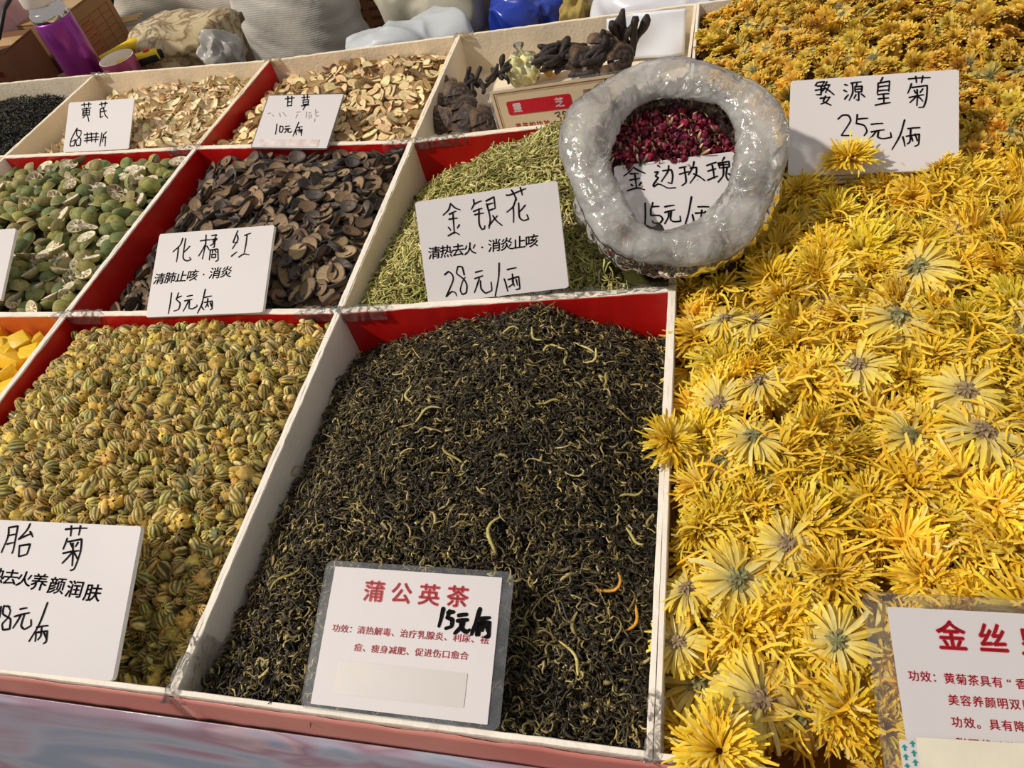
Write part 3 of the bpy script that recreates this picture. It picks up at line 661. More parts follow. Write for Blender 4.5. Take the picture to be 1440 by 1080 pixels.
def fur(name, label, cat, hp, strands, weights, n, tiltsd, zj, bedcol, beddz, mat, palette, pw, amt=.2, zone=None, seed=0, r=.004, mu=0.01):
    """a heap of very many thin strands: one object"""
    g = np.random.default_rng(seed + 50)
    u = g.uniform(mu, 1 - mu, n); v = g.uniform(mu, 1 - mu, n)
    P = hp.pt(u, v); P[:, 2] += g.uniform(zj[0], zj[1], n); N = hp.nrm(u, v)
    R = rot_many(N, g.uniform(0, 2 * PI, n), g.normal(0, tiltsd, n), g.uniform(0, 2 * PI, n)); S = g.uniform(.7, 1.3, n)
    pal = lin(np.array(palette)); cc = pal[g.choice(len(pal), n, p=np.array(pw) / sum(pw))] * (1 + g.normal(0, amt, n)[:, None]).clip(.4, 1.8)
    keep = clears_cards(P, r)
    if zone is not None: keep &= ~zone(P)
    W = g.choice(len(strands), n, p=np.array(weights) / sum(weights)); L = [hp.bed(bedcol, beddz)]
    for k in range(len(strands)):
        q = keep & (W == k); L.append(stamp(strands[k], R[q], P[q], S[q], cc[q]))
    o = link(name, mesh(name, join(L), mat)); tag(o, label, cat, kind='stuff'); return o

# ---- shapes of the goods
def curl(length, rad, seed, turns=1.0, pts=7, sides=3, zamp=.4, club=0.0):
    g = np.random.default_rng(seed); s = np.linspace(0, 1, pts); a = g.uniform(0, 6.28)
    k = g.normal(0, turns, 2) * 2.2; ang = a + k[0] * s + k[1] * np.sin(s * PI * g.uniform(1, 2.2)); dz = np.sin(s * g.uniform(2, 6) + g.uniform(0, 6)) * zamp
    st = np.stack([np.cos(ang), np.sin(ang), dz], -1) * length / (pts - 1); p = np.cumsum(st, 0); p -= p.mean(0)
    rr = rad * (1 - .55 * np.abs(2 * s - 1) ** 2) if club == 0 else rad * (.55 + club * s ** 2.2) * np.where(s > .97, .6, 1)
    return tube(p, rr, sides, None, False, .75)

def bud_shape(seed, opened=0.0, seg=18, rings=7):
    """a tight chamomile-like bud: ribs of petals closing at the top, dull green cup below"""
    g = np.random.default_rng(seed); V = []; Cc = []
    ye = lin((216, 188, 98)); pale = lin((226, 206, 140)); dk = lin((84, 76, 42)); gr = lin((128, 122, 84)); br = lin((182, 140, 70))
    tw = g.uniform(-1.1, 1.1); colr = np.where(g.random(seg) < .78, np.arange(seg) % 2, g.random(seg))
    for i in range(seg):
        for j in range(rings):
            f = j / (rings - 1); ph = PI * (f * .94 + .03); a = 2 * PI * i / seg + tw * f
            rib = (1 if colr[i] > .36 else .82) ; rr = math.sin(ph) ** .8 * rib * (1 + g.normal(0, .05 + opened * .16))
            z = -math.cos(ph) * 1.08 + g.normal(0, .03 + opened * .18)
            if opened and f > .75: rr *= 1 + opened * .8; z -= opened * .25 * g.random()
            V.append((rr * math.cos(a), rr * math.sin(a), z))
            c = ((ye if g.random() < .5 else pale) if (colr[i] > .36) else dk * (1 - .5 * opened) + ye * .5 * opened) * g.uniform(.8, 1.15)
            if f < .28: c = gr * g.uniform(.8, 1.2)
            elif f > .9: c = br
            if opened > .3 and f >= .28: c = (ye * .75 + br * .25) * g.uniform(.75, 1.15)
            Cc.append(c)
    f4 = [(i * rings + j, ((i + 1) % seg) * rings + j, ((i + 1) % seg) * rings + j + 1, i * rings + j + 1) for i in range(seg) for j in range(rings - 1)]
    sq = np.array([g.uniform(.85, 1.1), g.uniform(.8, 1), g.uniform(.95, 1.25)])
    t = T(np.array(V) * sq, None, f4, Cc); t.v *= .0068; return t
def rind_half(seed, r=.0122):
    """rind of half a small citrus: open hollow bowl turned rind up (z up)"""
    g = np.random.default_rng(seed); a, b, c_ = g.normal(0, .05, 3)
    fl = g.uniform(.74, .98)
    def fn(U, V):
        th = U * 2 * PI; ph = V * PI * .5; rr = 1 + .05 * np.sin(2 * th + a * 60) + .03 * np.sin(3 * th + b * 60)
        P = np.stack([np.sin(ph) * np.cos(th) * rr, np.sin(ph) * np.sin(th) * rr, np.cos(ph) * fl - .0], -1)
        return P * (1 + .022 * noise(P * 2.2, 1, seed)[..., None])
    t = grid(16, 7, fn, True); t.v *= r
    g1 = lin([(126, 132, 80), (148, 144, 78), (108, 122, 76), (158, 148, 98)][seed % 4]); z = t.v[:, 2] / r
    t.c[:] = g1 * (1 + .22 * noise(t.v * 90, 1, seed)[:, None]); t.c[z < .12] = lin((186, 168, 112))
    t.c[z > fl * .985] = lin((96, 88, 48)); return t
def pulp_disc(seed, r=.0122):
    """cut face seen from below the rind bowl: pale membranes between brownish dried segments, sunk in the middle"""
    g = np.random.default_rng(seed); a, b, c_ = np.random.default_rng(seed).normal(0, .05, 3); seg = 32; rad = [0, .16, .34, .58, .80, .92, 1.0]; V = []; Cc = []
    cream = lin((228, 214, 178)); wh = lin((238, 228, 204)); ns = 8
    for i in range(seg):
        th = 2 * PI * i / seg; rr = 1 + .05 * math.sin(2 * th + a * 60) + .03 * math.sin(3 * th + b * 60); spoke = (i % (seg // ns)) == 0
        for j, q in enumerate(rad):
            z = 0.0 if j >= 5 else (.02 if spoke or j < 2 else -.14 - .10 * g.random())
            V.append((q * rr * math.cos(th), q * rr * math.sin(th), z))
            pk = lin((186, 148, 108)) * g.uniform(.65, 1.15); Cc.append(wh if (spoke and j < 5) or j < 2 else (pk if j < 4 else (cream if j < 6 else lin((176, 160, 104)))))
    n = len(rad); f4 = [(i * n + j, i * n + j + 1, ((i + 1) % seg) * n + j + 1, ((i + 1) % seg) * n + j) for i in range(seg) for j in range(n - 1)]
    t = T(np.array(V) * r, None, f4, Cc); t.v[:, 2] *= -1; t.f4 = t.f4[:, ::-1]; return t
def slice_shape(seed, r, th, el, face, rimc, side, dish=.3, wav=.12, seg=16, ring=None):
    """thin dried slice, elongated by el, both faces coloured, dark skin round the side"""
    g = np.random.default_rng(seed); ph = g.uniform(0, 6.28, 3); rad = [0, .45, .78, .94, 1.0]; V = []; Cc = []; n = len(rad)
    face, rimc, side = lin(face), lin(rimc), lin(side)
    for s_ in (1, -1):
        for i in range(seg):
            a = 2 * PI * i / seg; rr = 1 + .07 * math.sin(2 * a + ph[0]) + .04 * math.sin(3 * a + ph[1])
            for j, q in enumerate(rad):
                x = q * rr * math.cos(a) * el; y = q * rr * math.sin(a); z = dish * (q * q - .5) * th * 2 + wav * r * q * q * math.sin(2 * a + ph[2]) + s_ * th * .5 * (1 if j < 4 else .55)
                V.append((x * r, y * r, z)); c = face * (1 + .1 * g.normal()) if j < 3 else (rimc if j == 3 else side)
                if ring is not None and j == 1: c = lin(ring)
                Cc.append(c)
    f4 = []; o = seg * n
    for i in range(seg):
        k = (i + 1) % seg
        for j in range(n - 1):
            f4.append((i * n + j, i * n + j + 1, k * n + j + 1, k * n + j)); f4.append((o + i * n + j, o + k * n + j, o + k * n + j + 1, o + i * n + j + 1))
        f4.append((i * n + n - 1, o + i * n + n - 1, o + k * n + n - 1, k * n + n - 1))
    t = T(V, None, f4, np.clip(Cc, 0, 1)); return t
def petal(L, w_, a0, a1, az, r0, g, c0, c1, nseg=5, curl_=0.0, z0=0.):
    """one ray petal leaving the head at azimuth az: elevation runs a0 -> a1 along its length"""
    s = np.linspace(0, 1, nseg); el = a0 + (a1 - a0) * s; azs = az + curl_ * s ** 2
    st = np.stack([np.cos(el) * np.cos(azs), np.cos(el) * np.sin(azs), np.sin(el)], -1) * L / (nseg - 1)
    p = np.concatenate([[[r0 * math.cos(az), r0 * math.sin(az), z0]], np.array([r0 * math.cos(az), r0 * math.sin(az), z0]) + np.cumsum(st[:-1], 0)])
    wd = w_ * .5 * np.array([.55, .9, 1.0, .98, .62])[:nseg] if nseg == 5 else w_ * .5 * np.sin(np.linspace(.5, 2.7, nseg))
    side = np.stack([-np.sin(azs), np.cos(azs), np.zeros(nseg)], -1); up = np.cross(st, side); up /= np.linalg.norm(up, axis=1)[:, None] + 1e-9
    roll = g.normal(0, .35); sd = side * math.cos(roll) + up * math.sin(roll)
    V = np.stack([p + sd * wd[:, None] + up * (wd * .35)[:, None], p, p - sd * wd[:, None] + up * (wd * .35)[:, None]], 1).reshape(-1, 3)
    f4 = []
    for i in range(nseg - 1):
        for k in (0, 1): f4.append((i * 3 + k, i * 3 + k + 1, i * 3 + k + 4, i * 3 + k + 3))
    c = (c0[None] * (1 - s[:, None]) + c1[None] * s[:, None]); c = np.repeat(c, 3, 0)
    return T(V, None, f4, c)
def calyx(r, g, green=True):
    """overlapping bracts of the flower's back"""
    L = []; base = lin((128, 124, 84)) if green else lin((140, 118, 90))
    dome = grid(12, 5, lambda U, V: np.stack([np.sin(V * PI / 2) * np.cos(U * 6.283) * .75, np.sin(V * PI / 2) * np.sin(U * 6.283) * .75, .55 * np.cos(V * PI / 2)], -1), True); dome.c[:] = base * .8; L.append(dome)
    for k in range(22):
        rr = .15 + .06 * (k % 3) + .25 * (k % 3); az = k * 2.4 + g.normal(0, .2)
        L.append(petal(.62, .34, .5 - .9 * rr, -.5 - .3 * rr, az, rr, g, base * g.uniform(.7, 1.2), base * g.uniform(1.1, 1.6), 4, z0=.56 - .35 * rr))
    t = join(L); t.v *= r; return t
YEL = lin((249, 218, 60)); YEL2 = lin((253, 230, 96)); AMB = lin((243, 199, 50)); PALE = lin((246, 229, 148))
def mum_back(seed, n=190, L=.027, w_=.0032):
    g = np.random.default_rng(seed); P = []
    for k in range(n):
        lay = k / n; az = k * 2.39996 + g.normal(0, .12); ll = L * g.uniform(.72, 1.12) * (1 - .12 * lay)
        c1 = [YEL, YEL2, PALE, AMB][g.choice(4, p=[.35, .35, .2, .1])] * g.uniform(.85, 1.08); c0 = PALE * .72 + lin((150, 120, 90)) * .22
        P.append(petal(ll, w_ * g.uniform(.75, 1.25), .30 - .9 * lay + g.normal(0, .10), -.35 - .9 * lay + g.normal(0, .22), az, .0035, g, c0, c1, 5, g.normal(0, .45), z0=-.0012 - .004 * lay))
    return join(P)
def mum_front(seed, n=290, L=.027, w_=.0022):
    g = np.random.default_rng(seed); P = []
    for k in range(n):
        lay = k / n; az = k * 2.39996 + g.normal(0, .2); ll = L * (1.05 - .45 * lay) * g.uniform(.75, 1.12)
        c1 = [YEL, YEL2, AMB, PALE][g.choice(4, p=[.42, .33, .17, .08])] * g.uniform(.88, 1.06); c0 = AMB * g.uniform(.7, .95)
        P.append(petal(ll, w_ * g.uniform(.7, 1.25), -.15 + 1.35 * lay + g.normal(0, .2), -.25 + .75 * lay + g.normal(0, .5), az, .002 + .003 * (1 - lay), g, c0, c1, 5, g.normal(0, .75)))
    return join(P)
def mum_tuft(seed, n=210, L=.029, w_=.0022):
    """a flower crushed on its side: petals combed to one half"""
    g = np.random.default_rng(seed); P = []
    for k in range(n):
        az = g.normal(0, .85); ll = L * g.uniform(.6, 1.15)
        c1 = [YEL, YEL2, PALE, AMB][g.choice(4, p=[.4, .3, .12, .18])] * g.uniform(.85, 1.08)
        P.append(petal(ll, w_ * g.uniform(.7, 1.2), g.uniform(-.5, 1.15), g.uniform(-.7, .7), az, .001, g, AMB * .85, c1, 5, g.normal(0, .8)).mv(t=(-.010, 0, .0)))
    return join(P)
def small_mum(seed, back=False, n=100, L=.0120, w_=.0042):
    g = np.random.default_rng(seed); P = []; G1 = lin((240, 202, 74)); G2 = lin((232, 184, 56)); G3 = lin((244, 220, 130)); G4 = lin((214, 160, 56))
    for k in range(n):
        lay = k / n; az = k * 2.39996 + g.normal(0, .2); ll = L * g.uniform(.8, 1.1) * (1 if back else 1.05 - .45 * lay)
        c1 = [G1, G2, G3, G4][g.choice(4, p=[.4, .28, .2, .12])] * g.uniform(.85, 1.08); c0 = (G4 * .7 if not back else G3 * .7)
        if back: P.append(petal(ll, w_ * g.uniform(.8, 1.2), .15 - .7 * lay, -.3 - .6 * lay + g.normal(0, .2), az, .0026, g, c0, c1, 4, g.normal(0, .3), z0=-.002 * lay))
        else: P.append(petal(ll, w_ * g.uniform(.8, 1.2), -.1 + 1.1 * lay + g.normal(0, .2), .1 + .5 * lay + g.normal(0, .5), az, .001, g, c0, c1, 4, g.normal(0, .4)))
    t = join(P); 
    if not back: t.v[:, 2] *= .75
    return t
def rose_bud(seed):
    g = np.random.default_rng(seed); seg, rings = 12, 7; V = []; Cc = []; a0 = lin((122, 26, 52)); a1 = lin((176, 54, 88)); a2 = lin((66, 16, 30)); tw = g.uniform(-1.5, 1.5)
    for i in range(seg):
        for j in range(rings):
            f = j / (rings - 1); ph = PI * (.05 + .85 * f); a = 2 * PI * i / seg + tw * f; q = .82 + .18 * ((i % 3) / 2)
            V.append((math.sin(ph) * q * math.cos(a), math.sin(ph) * q * math.sin(a), -math.cos(ph) * 1.25 + g.normal(0, .05))); Cc.append([a2, a0, a1][i % 3] * g.uniform(.8, 1.2) if f < .9 else a2)
    t = T(np.array(V) * .0050, None, [(i * rings + j, ((i + 1) % seg) * rings + j, ((i + 1) % seg) * rings + j + 1, i * rings + j + 1) for i in range(seg) for j in range(rings - 1)], Cc); return t
def rose_full(seed):
    g = np.random.default_rng(seed + 60); P = [rose_bud(seed)]; P[0].v *= .86
    for k in range(9):
        c = lin([(150, 32, 66), (186, 66, 100), (104, 18, 42), (128, 28, 54)][g.integers(4)])
        P.append(petal(.0098 * g.uniform(.8, 1.1), .0052, .55 + g.normal(0, .1), 2.0 + g.normal(0, .3), k * 2.4, .0016, g, c * .6, c * g.uniform(.9, 1.3), 5, g.normal(0, .2), z0=-.0052))
    return join(P)
def rose_sepals(seed):
    g = np.random.default_rng(seed + 9); P = []
    for k in range(5):
        az = k * 1.2566 + g.normal(0, .15); P.append(petal(.0125 * g.uniform(.8, 1.1), .0024, .25, 1.25 + g.normal(0, .5), az, .0018, g, lin((104, 96, 56)), lin((220, 204, 156)), 5, g.normal(0, .3), z0=-.0060))
    P.append(tube([(0, 0, -.006), (.0003, 0, -.0085)], [.0018, .0013], 5, lin((110, 104, 60)))); return join(P)

# ---- dandelion tea: dark, wiry, curled
Q = TRAYQ
h_tea = Heap(Q['dandelion'], [[-.030, -.016, -.018, -.018, -.026, -.036], [-.034, -.006, .000, .000, -.008, -.028], [-.036, -.004, .008, .012, -.004, -.030], [-.040, -.008, .012, .014, .000, -.034], [-.044, -.020, .002, .012, -.006, -.046], [-.058, -.044, -.020, -.006, -.036, -.064]], .0045, 7, 3.)
strands = [curl(.020, .00095, s, 2.0, 8) for s in range(10)] + [curl(.014, .0014, s + 20, 2.4, 7) for s in range(5)] + [curl(.036, .00085, s + 40, 1.7, 11) for s in range(3)]
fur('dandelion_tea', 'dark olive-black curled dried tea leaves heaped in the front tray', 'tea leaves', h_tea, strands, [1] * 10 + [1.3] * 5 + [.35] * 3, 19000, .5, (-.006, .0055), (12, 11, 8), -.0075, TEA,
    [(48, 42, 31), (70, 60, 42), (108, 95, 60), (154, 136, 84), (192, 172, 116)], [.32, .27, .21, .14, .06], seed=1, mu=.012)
# a few long pale stalks lie on top
g = np.random.default_rng(5)
stalks = [(.231, .145, 1.5, .042), (.250, .342, .4, .026), (.262, .335, 1.9, .022), (.232, .352, -.9, .024), (.285, .345, .9, .026), (.300, .318, 1.3, .018), (.150, .255, .6, .030), (.120, .285, 2.0, .026), (.330, .205, .5, .022), (.322, .118, .8, .030), (.340, .095, 1.2, .024), (.180, .215, 2.4, .03), (.205, .365, .2, .02), (.275, .360, 2.5, .026), (.06, .10, 1.0, .032), (.335, .165, 2.6, .022), (.30, .06, 2.2, .03), (.255, .275, .1, .022)]
for i, (x, y, a, L) in enumerate(stalks):
    s = np.linspace(0, 1, 9); bend = g.normal(0, .9); an = a + bend * (s - .5) + .5 * np.sin(s * 5 + i); pt = np.cumsum(np.stack([np.cos(an), np.sin(an), .25 * np.sin(s * 6 + i)], -1) * L / 8, 0); pt -= pt.mean(0)
    q0 = Q['dandelion']; u = (x - .004) / .355; v = y / .42; z = float(h_tea.pt(np.array([u]), np.array([v]))[0, 2]) + .0065
    col = lin([(190, 178, 104), (206, 190, 120), (164, 150, 84)][i % 3]); orange = i in (9, 10)
    if orange: col = lin((226, 160, 60))
    o = link('dried_stalk', mesh('dried_stalk', tube(pt, .0013 * np.interp(s, [0, .2, .8, 1], [.5, 1.3 if i == 0 else 1, .9, .4]), 5, col, True, .5), STICK)); o.location = (x, y, z)
    tag(o, 'orange curled stalk on the dark tea near the right rim' if orange else ('longest pale green stalk lying on the dark tea above the laminated card' if i == 0 else 'pale yellow-green curled stalk lying on the dark tea'), 'stalk', 'pale stalks on the dark tea')

# ---- chamomile buds
h_cham = Heap(Q['chamomile'], [[-.03, -.03, -.03, -.036, -.046, -.044], [-.020, -.008, -.006, -.006, -.010, -.014], [-.018, .0, .006, .006, .002, -.006], [-.02, -.002, .006, .006, .002, -.004], [-.024, -.016, -.011, -.010, -.010, -.012]], .003, 8, 5.)
ck = []
for s in range(6): ck.append(('chamomile_bud', 'small tight yellow-green striped dried bud', 'flower bud', bud_shape(s), BUD, []))
def open_bud(seed):
    g = np.random.default_rng(seed); P = [bud_shape(seed, .45)]
    for k in range(16):
        P.append(petal(.0058 * g.uniform(.7, 1.2), .0028, .9 + g.normal(0, .3), 1.6 + g.normal(0, .7), k * 2.4, .003, g, lin((214, 176, 84)), lin((226, 190, 96)) * g.uniform(.8, 1.1), 4, g.normal(0, .5), z0=.001))
    return join(P)
for s in range(3): ck.append(('chamomile_bud', 'small partly opened golden dried bud', 'flower bud', open_bud(s + 30), BUD, []))
heap_of('chamomile_buds', 'round yellow-green flower buds filling the red-lined front tray', 'flower buds', h_cham, ck, [1] * 6 + [.5, .4, .4], [(33, 38, -.011, .02, .02), (32, 37, -.004, .015, .015), (29, 33, .0015, .02, .02)], 1.0, (.68, 1.25), (40, 34, 16), -.015,
        'yellow-green buds in the front tray', amt=.24, hue=.06, seed=2, r=.006)

# ---- candied mango cubes
def fruit_cube(seed):
    g = np.random.default_rng(seed); t = box(-1, 1, -1, 1, -.8, .8, .16); t.v = t.v * (1 + .12 * noise(t.v * .25, 1, seed)[:, None]) * .0095; t.v[:, 0] += t.v[:, 1] * g.normal(0, .25); t.v[:, 2] += t.v[:, 0] * g.normal(0, .2)
    t.c[:] = lin((253, 206, 44)) * (1 + .12 * noise(t.v * 60, 1, seed)[:, None]); return t
heap_of('candied_fruit_bits', 'bright yellow-orange fruit cubes filling the tray at the left edge', 'fruit', Heap(Q['mango'], [[-.03] * 4, [-.02] * 4, [-.02, -.018, -.018, -.024], [-.022, -.02, -.018, -.03]], .003, 8, 2.),
        [('fruit_cube', 'bright yellow-orange candied fruit cube', 'fruit cube', fruit_cube(s), CUBE, []) for s in range(6)], [1] * 6, [(19, 22, -.012, .03, .03), (18, 20, 0, .03, .03)], .7, (.8, 1.25), (200, 120, 10), -.022,
        'yellow-orange fruit cubes at the left edge', amt=.06, hue=.03, seed=3, r=.009)

# ---- halved green citrus
def flip(t): return T(t.v * np.array([1, 1, -1.0]), t.f3[:, ::-1] if len(t.f3) else None, t.f4[:, ::-1], t.c)
kk = []
for s in range(6): kk.append(('citrus_half', 'halved small citrus lying with its dull green rind up', 'citrus half', rind_half(s).mv(t=(0, 0, -.003)), RIND, [('cut_face', pulp_disc(s).mv(t=(0, 0, -.003)), PULP)]))
for s in range(5): kk.append(('citrus_half', 'halved small citrus lying with its pale segmented cut face up', 'citrus half', flip(rind_half(s + 3)).mv(t=(0, 0, .003)), RIND, [('cut_face', flip(pulp_disc(s + 3)).mv(t=(0, 0, .003)), PULP)]))
heap_of('citrus_halves', 'halved green citrus under the top layer of their tray', 'citrus halves', Heap(Q['citrus'], [[-.02, -.012, -.012, -.014, -.016], [-.012, -.004, -.002, -.004, -.008], [-.012, .0, .002, .0, -.006], [-.01, .0, .002, -.002, -.006], [-.018, -.010, -.008, -.012, -.014]], .003, 8, 8.),
        kk, [1] * 6 + [.85] * 5, [(16, 17, -.013, .03, .03), (17, 18, .0, .03, .03)], .8, (.8, 1.1), (60, 60, 28), -.018, 'halved green citrus in their tray', amt=.13, hue=.03, seed=4, r=.011)

# ---- dark brown slices
sk = []
for s in range(7): sk.append(('dried_peel_slice', 'dark brown round dried slice with a lighter brown face', 'dried slice', slice_shape(s, .0112, .0034, 1.12, (156 - s * 7, 130 - s * 7, 96 - s * 5), (92, 72, 56), (40, 35, 32), .45, .04), SLICE, []))
for s in range(3): sk.append(('dried_peel_slice', 'nearly black round dried slice with a grey skin', 'dried slice', slice_shape(s + 20, .0108, .0036, 1.1, (92, 82, 74), (60, 52, 46), (44, 40, 38), .8, .05), SLICE, []))
heap_of('dried_peel_slices', 'dark brown dried slices filling the tray beneath its top layer', 'dried slices', Heap(Q['peel'], [[-.044, -.030, -.030, -.034, -.030, -.018], [-.044, -.014, -.004, -.002, -.002, -.008], [-.044, -.014, .0, .004, .002, -.006], [-.040, -.014, .0, .004, .002, -.005], [-.030, -.016, -.012, -.010, -.010, -.012]], .0035, 7, 1.),
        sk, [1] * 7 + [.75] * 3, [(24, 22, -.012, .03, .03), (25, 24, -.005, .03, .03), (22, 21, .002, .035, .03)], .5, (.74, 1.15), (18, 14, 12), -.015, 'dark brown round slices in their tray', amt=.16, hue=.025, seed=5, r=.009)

# ---- licorice root
lk = []
for s in range(7): lk.append(('licorice_slice', 'round cream dried root slice with brown skin', 'root slice', slice_shape(s + 40, .0098, .0028, 1.18, (236, 208, 156), (208, 176, 120), (118, 88, 60), .0, .04, ring=(240, 216, 168) if s % 2 else (218, 186, 132)), SLICE, []))
lk.append(('licorice_slice', 'long split dried root piece with brown skin', 'root slice', slice_shape(90, .0085, .003, 1.9, (186, 150, 100), (150, 112, 74), (110, 78, 52), .5, .2), SLICE, []))
heap_of('licorice_slices', 'cream root slices filling the back tray beneath its top layer', 'root slices', Heap(Q['licorice'], [[-.014, -.008, -.006, -.006, -.008], [-.032, -.008, .0, .0, -.006], [-.036, -.008, .004, .004, -.010], [-.034, -.016, -.006, -.006, -.018], [-.040, -.032, -.026, -.024, -.030]], .003, 8, 6.),
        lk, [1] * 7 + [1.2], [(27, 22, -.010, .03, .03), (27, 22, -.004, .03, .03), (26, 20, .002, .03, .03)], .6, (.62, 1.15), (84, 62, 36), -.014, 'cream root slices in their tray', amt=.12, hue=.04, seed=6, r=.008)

# ---- astragalus slivers
ak = []
for s in range(7): ak.append(('astragalus_slice', 'pale straw-coloured oval sliver of dried root', 'root sliver', slice_shape(s + 60, .0054, .0018, 2.1 + .25 * (s % 3), (234, 208, 160), (216, 186, 134), (170, 140, 98), .4, .18, 12, ring=(244, 228, 190)), SLICE, []))
heap_of('astragalus_slivers', 'pale root slivers filling the back tray beneath its top layer', 'root slivers', Heap(Q['astragalus'], [[-.030, -.010, -.006, -.006, -.010], [-.045, -.012, -.004, -.002, -.010], [-.045, -.014, -.004, -.002, -.012], [-.040, -.018, -.010, -.010, -.018], [-.050, -.036, -.032, -.032, -.036]], .003, 8, 9.),
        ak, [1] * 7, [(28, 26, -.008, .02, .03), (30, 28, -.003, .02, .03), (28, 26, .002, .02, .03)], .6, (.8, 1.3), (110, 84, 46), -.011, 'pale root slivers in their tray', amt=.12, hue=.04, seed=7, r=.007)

# ---- honeysuckle
h_hon = Heap(Q['honey'], [[-.024, -.018, -.024, -.030, -.030, -.026], [-.028, -.006, .006, .006, .0, -.020], [-.034, .002, .026, .032, .015, -.020], [-.040, -.002, .028, .036, .018, -.016], [-.048, -.014, .016, .034, .026, .004], [-.066, -.050, -.028, .006, .018, .004]], .004, 7, 4.)
hs = [curl(.022, .00108, s + 70, .75, 7, 4, .3, 1.1) for s in range(10)]
pal_h = [(204, 194, 122), (186, 180, 104), (158, 154, 84), (216, 204, 148), (132, 120, 64)]
g = np.random.default_rng(77)
hk = []
for s in range(10):
    t = hs[s]; t2 = T(t.v, t.f3, t.f4, lin(pal_h[s % 5])); hk.append(('honeysuckle_bud', 'slender green-yellow club-shaped dried bud', 'flower bud', t2, STICK, []))
heap_of('honeysuckle_buds', 'heaped slender green-yellow dried flower buds in their tray', 'flower buds', h_hon, hk, [1.2, 1.2, 1, .8, .5] * 2, [(58, 54, -.006, .01, .01), (62, 58, -.003, .01, .01), (62, 58, .0, .01, .01), (52, 48, .003, .012, .012)], .45, (.75, 1.2), (70, 68, 28), -.008,
        'slender green-yellow buds on the heap', amt=.2, hue=.04, zone=bag_zone, seed=8, r=.004)

# ---- fine black tea at the back left
bt = [curl(.011, .0011, s + 120, 1.2, 4, 3) for s in range(8)]
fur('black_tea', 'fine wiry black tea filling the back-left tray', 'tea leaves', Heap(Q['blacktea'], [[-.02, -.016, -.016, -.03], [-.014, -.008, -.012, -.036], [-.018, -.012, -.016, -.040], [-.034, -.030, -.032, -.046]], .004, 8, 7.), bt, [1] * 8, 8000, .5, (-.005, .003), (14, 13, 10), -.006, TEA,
    [(40, 38, 30), (64, 60, 42), (96, 90, 60), (26, 24, 20)], [.4, .25, .08, .27], seed=9)

# ---- big chrysanthemums
h_ch = Heap([np.array(p) for p in [(.3635, .004), (.872, .0), (.868, .588), (.360, .587)]], [[-.038, -.030, -.024, -.02, -.02], [-.014, .0, .004, .006, .006], [-.006, .010, .014, .014, .014], [-.006, .014, .018, .018, .018], [-.010, .014, .020, .020, .018], [-.018, .006, .012, .012, .010]], .005, 6, 2.)
mk = []
for s in range(4):
    g = np.random.default_rng(s); mk.append(('chrysanthemum', 'large yellow dried chrysanthemum lying face down with its grey-green base showing', 'flower', mum_back(s), PETAL, [('calyx', calyx(.0068, g, s % 2 == 0), BUD)]))
for s in range(4): mk.append(('chrysanthemum', 'large shaggy yellow dried chrysanthemum lying face up', 'flower', mum_front(s + 10), PETAL, []))
for s in range(3): mk.append(('chrysanthemum', 'large yellow dried chrysanthemum crushed on its side', 'flower', mum_tuft(s + 20), PETAL, []))
ex = [(.545, .362), (.433, .300), (.426, .243), (.413, .124), (.427, .045), (.429, .374), (.405, .379), (.399, .283), (.507, .306), (.539, .243), (.582, .284), (.586, .244), (.378, .116), (.568, .423), (.372, .079), (.447, .153), (.475, .085)]
exP = []
for x, y in ex:
    z = float(h_ch.pt(np.array([(x - .36) / .51]), np.array([y / .588]))[0, 2]) + .010; exP.append((x, y, z))
exP.append((.524, .563, .047)); exP.append((.400, .005, .012)); exP.append((.362, .240, .008)); exP.append((.61, .564, .028))
for q_ in ((.478, .553, .018), (.500, .556, .012), (.560, .553, .016), (.590, .556, .014)): exP.append(q_)
nE = len(exP); gE = np.random.default_rng(3)
exW = np.array([0, 1, 0, 2, 3, 1, 3, 1, 1, 2, 3, 1, 1, 0, 3, 1, 2] + [5, 4, 6, 5] + [6, 9, 5, 10]); exT = [(gE.uniform(.1, .55), gE.uniform(0, 6.28)) for _ in range(nE)]; exS = np.array([1.25, 1.0, .95, 1.12, 1.12, .9, .9, .9, 1.0, .95, 1.05, 1.15, .85, 1.2, .8, .9, .9, .98, 1.1, .9, .8, .9, .8, .85, .85])
heap_of('chrysanthemum_heap', 'large shaggy yellow chrysanthemums under the top layer of the big tray', 'flowers', h_ch, mk, [.36] * 4 + [1] * 4 + [.8] * 3, [(13, 15, -.020, .0, .02), (15, 17, -.004, .015, .015)], .6, (.8, 1.2), (150, 110, 24), -.026,
        'large yellow chrysanthemums in the big tray', amt=.07, hue=.03, zone=bag_zone, seed=10, r=.012, extra=(np.array(exP), exW, exT, exS), cg=.010,
        elabels={0: 'largest face-down yellow chrysanthemum with grey-green base, middle of the big tray', 13: 'big face-down yellow chrysanthemum just behind the largest one', 17: 'yellow chrysanthemum leaning upright against the 25元/两 card', 18: 'shaggy yellow chrysanthemum spilling over the front left corner of the big tray', 19: 'yellow chrysanthemum hanging over the rim onto the dark tea tray', 20: 'yellow chrysanthemum touching the lower right corner of the 25元/两 card', 3: 'pale face-down chrysanthemum near the left rim, front half of the big tray', 4: 'face-down chrysanthemum nearest the front left corner of the big tray'})

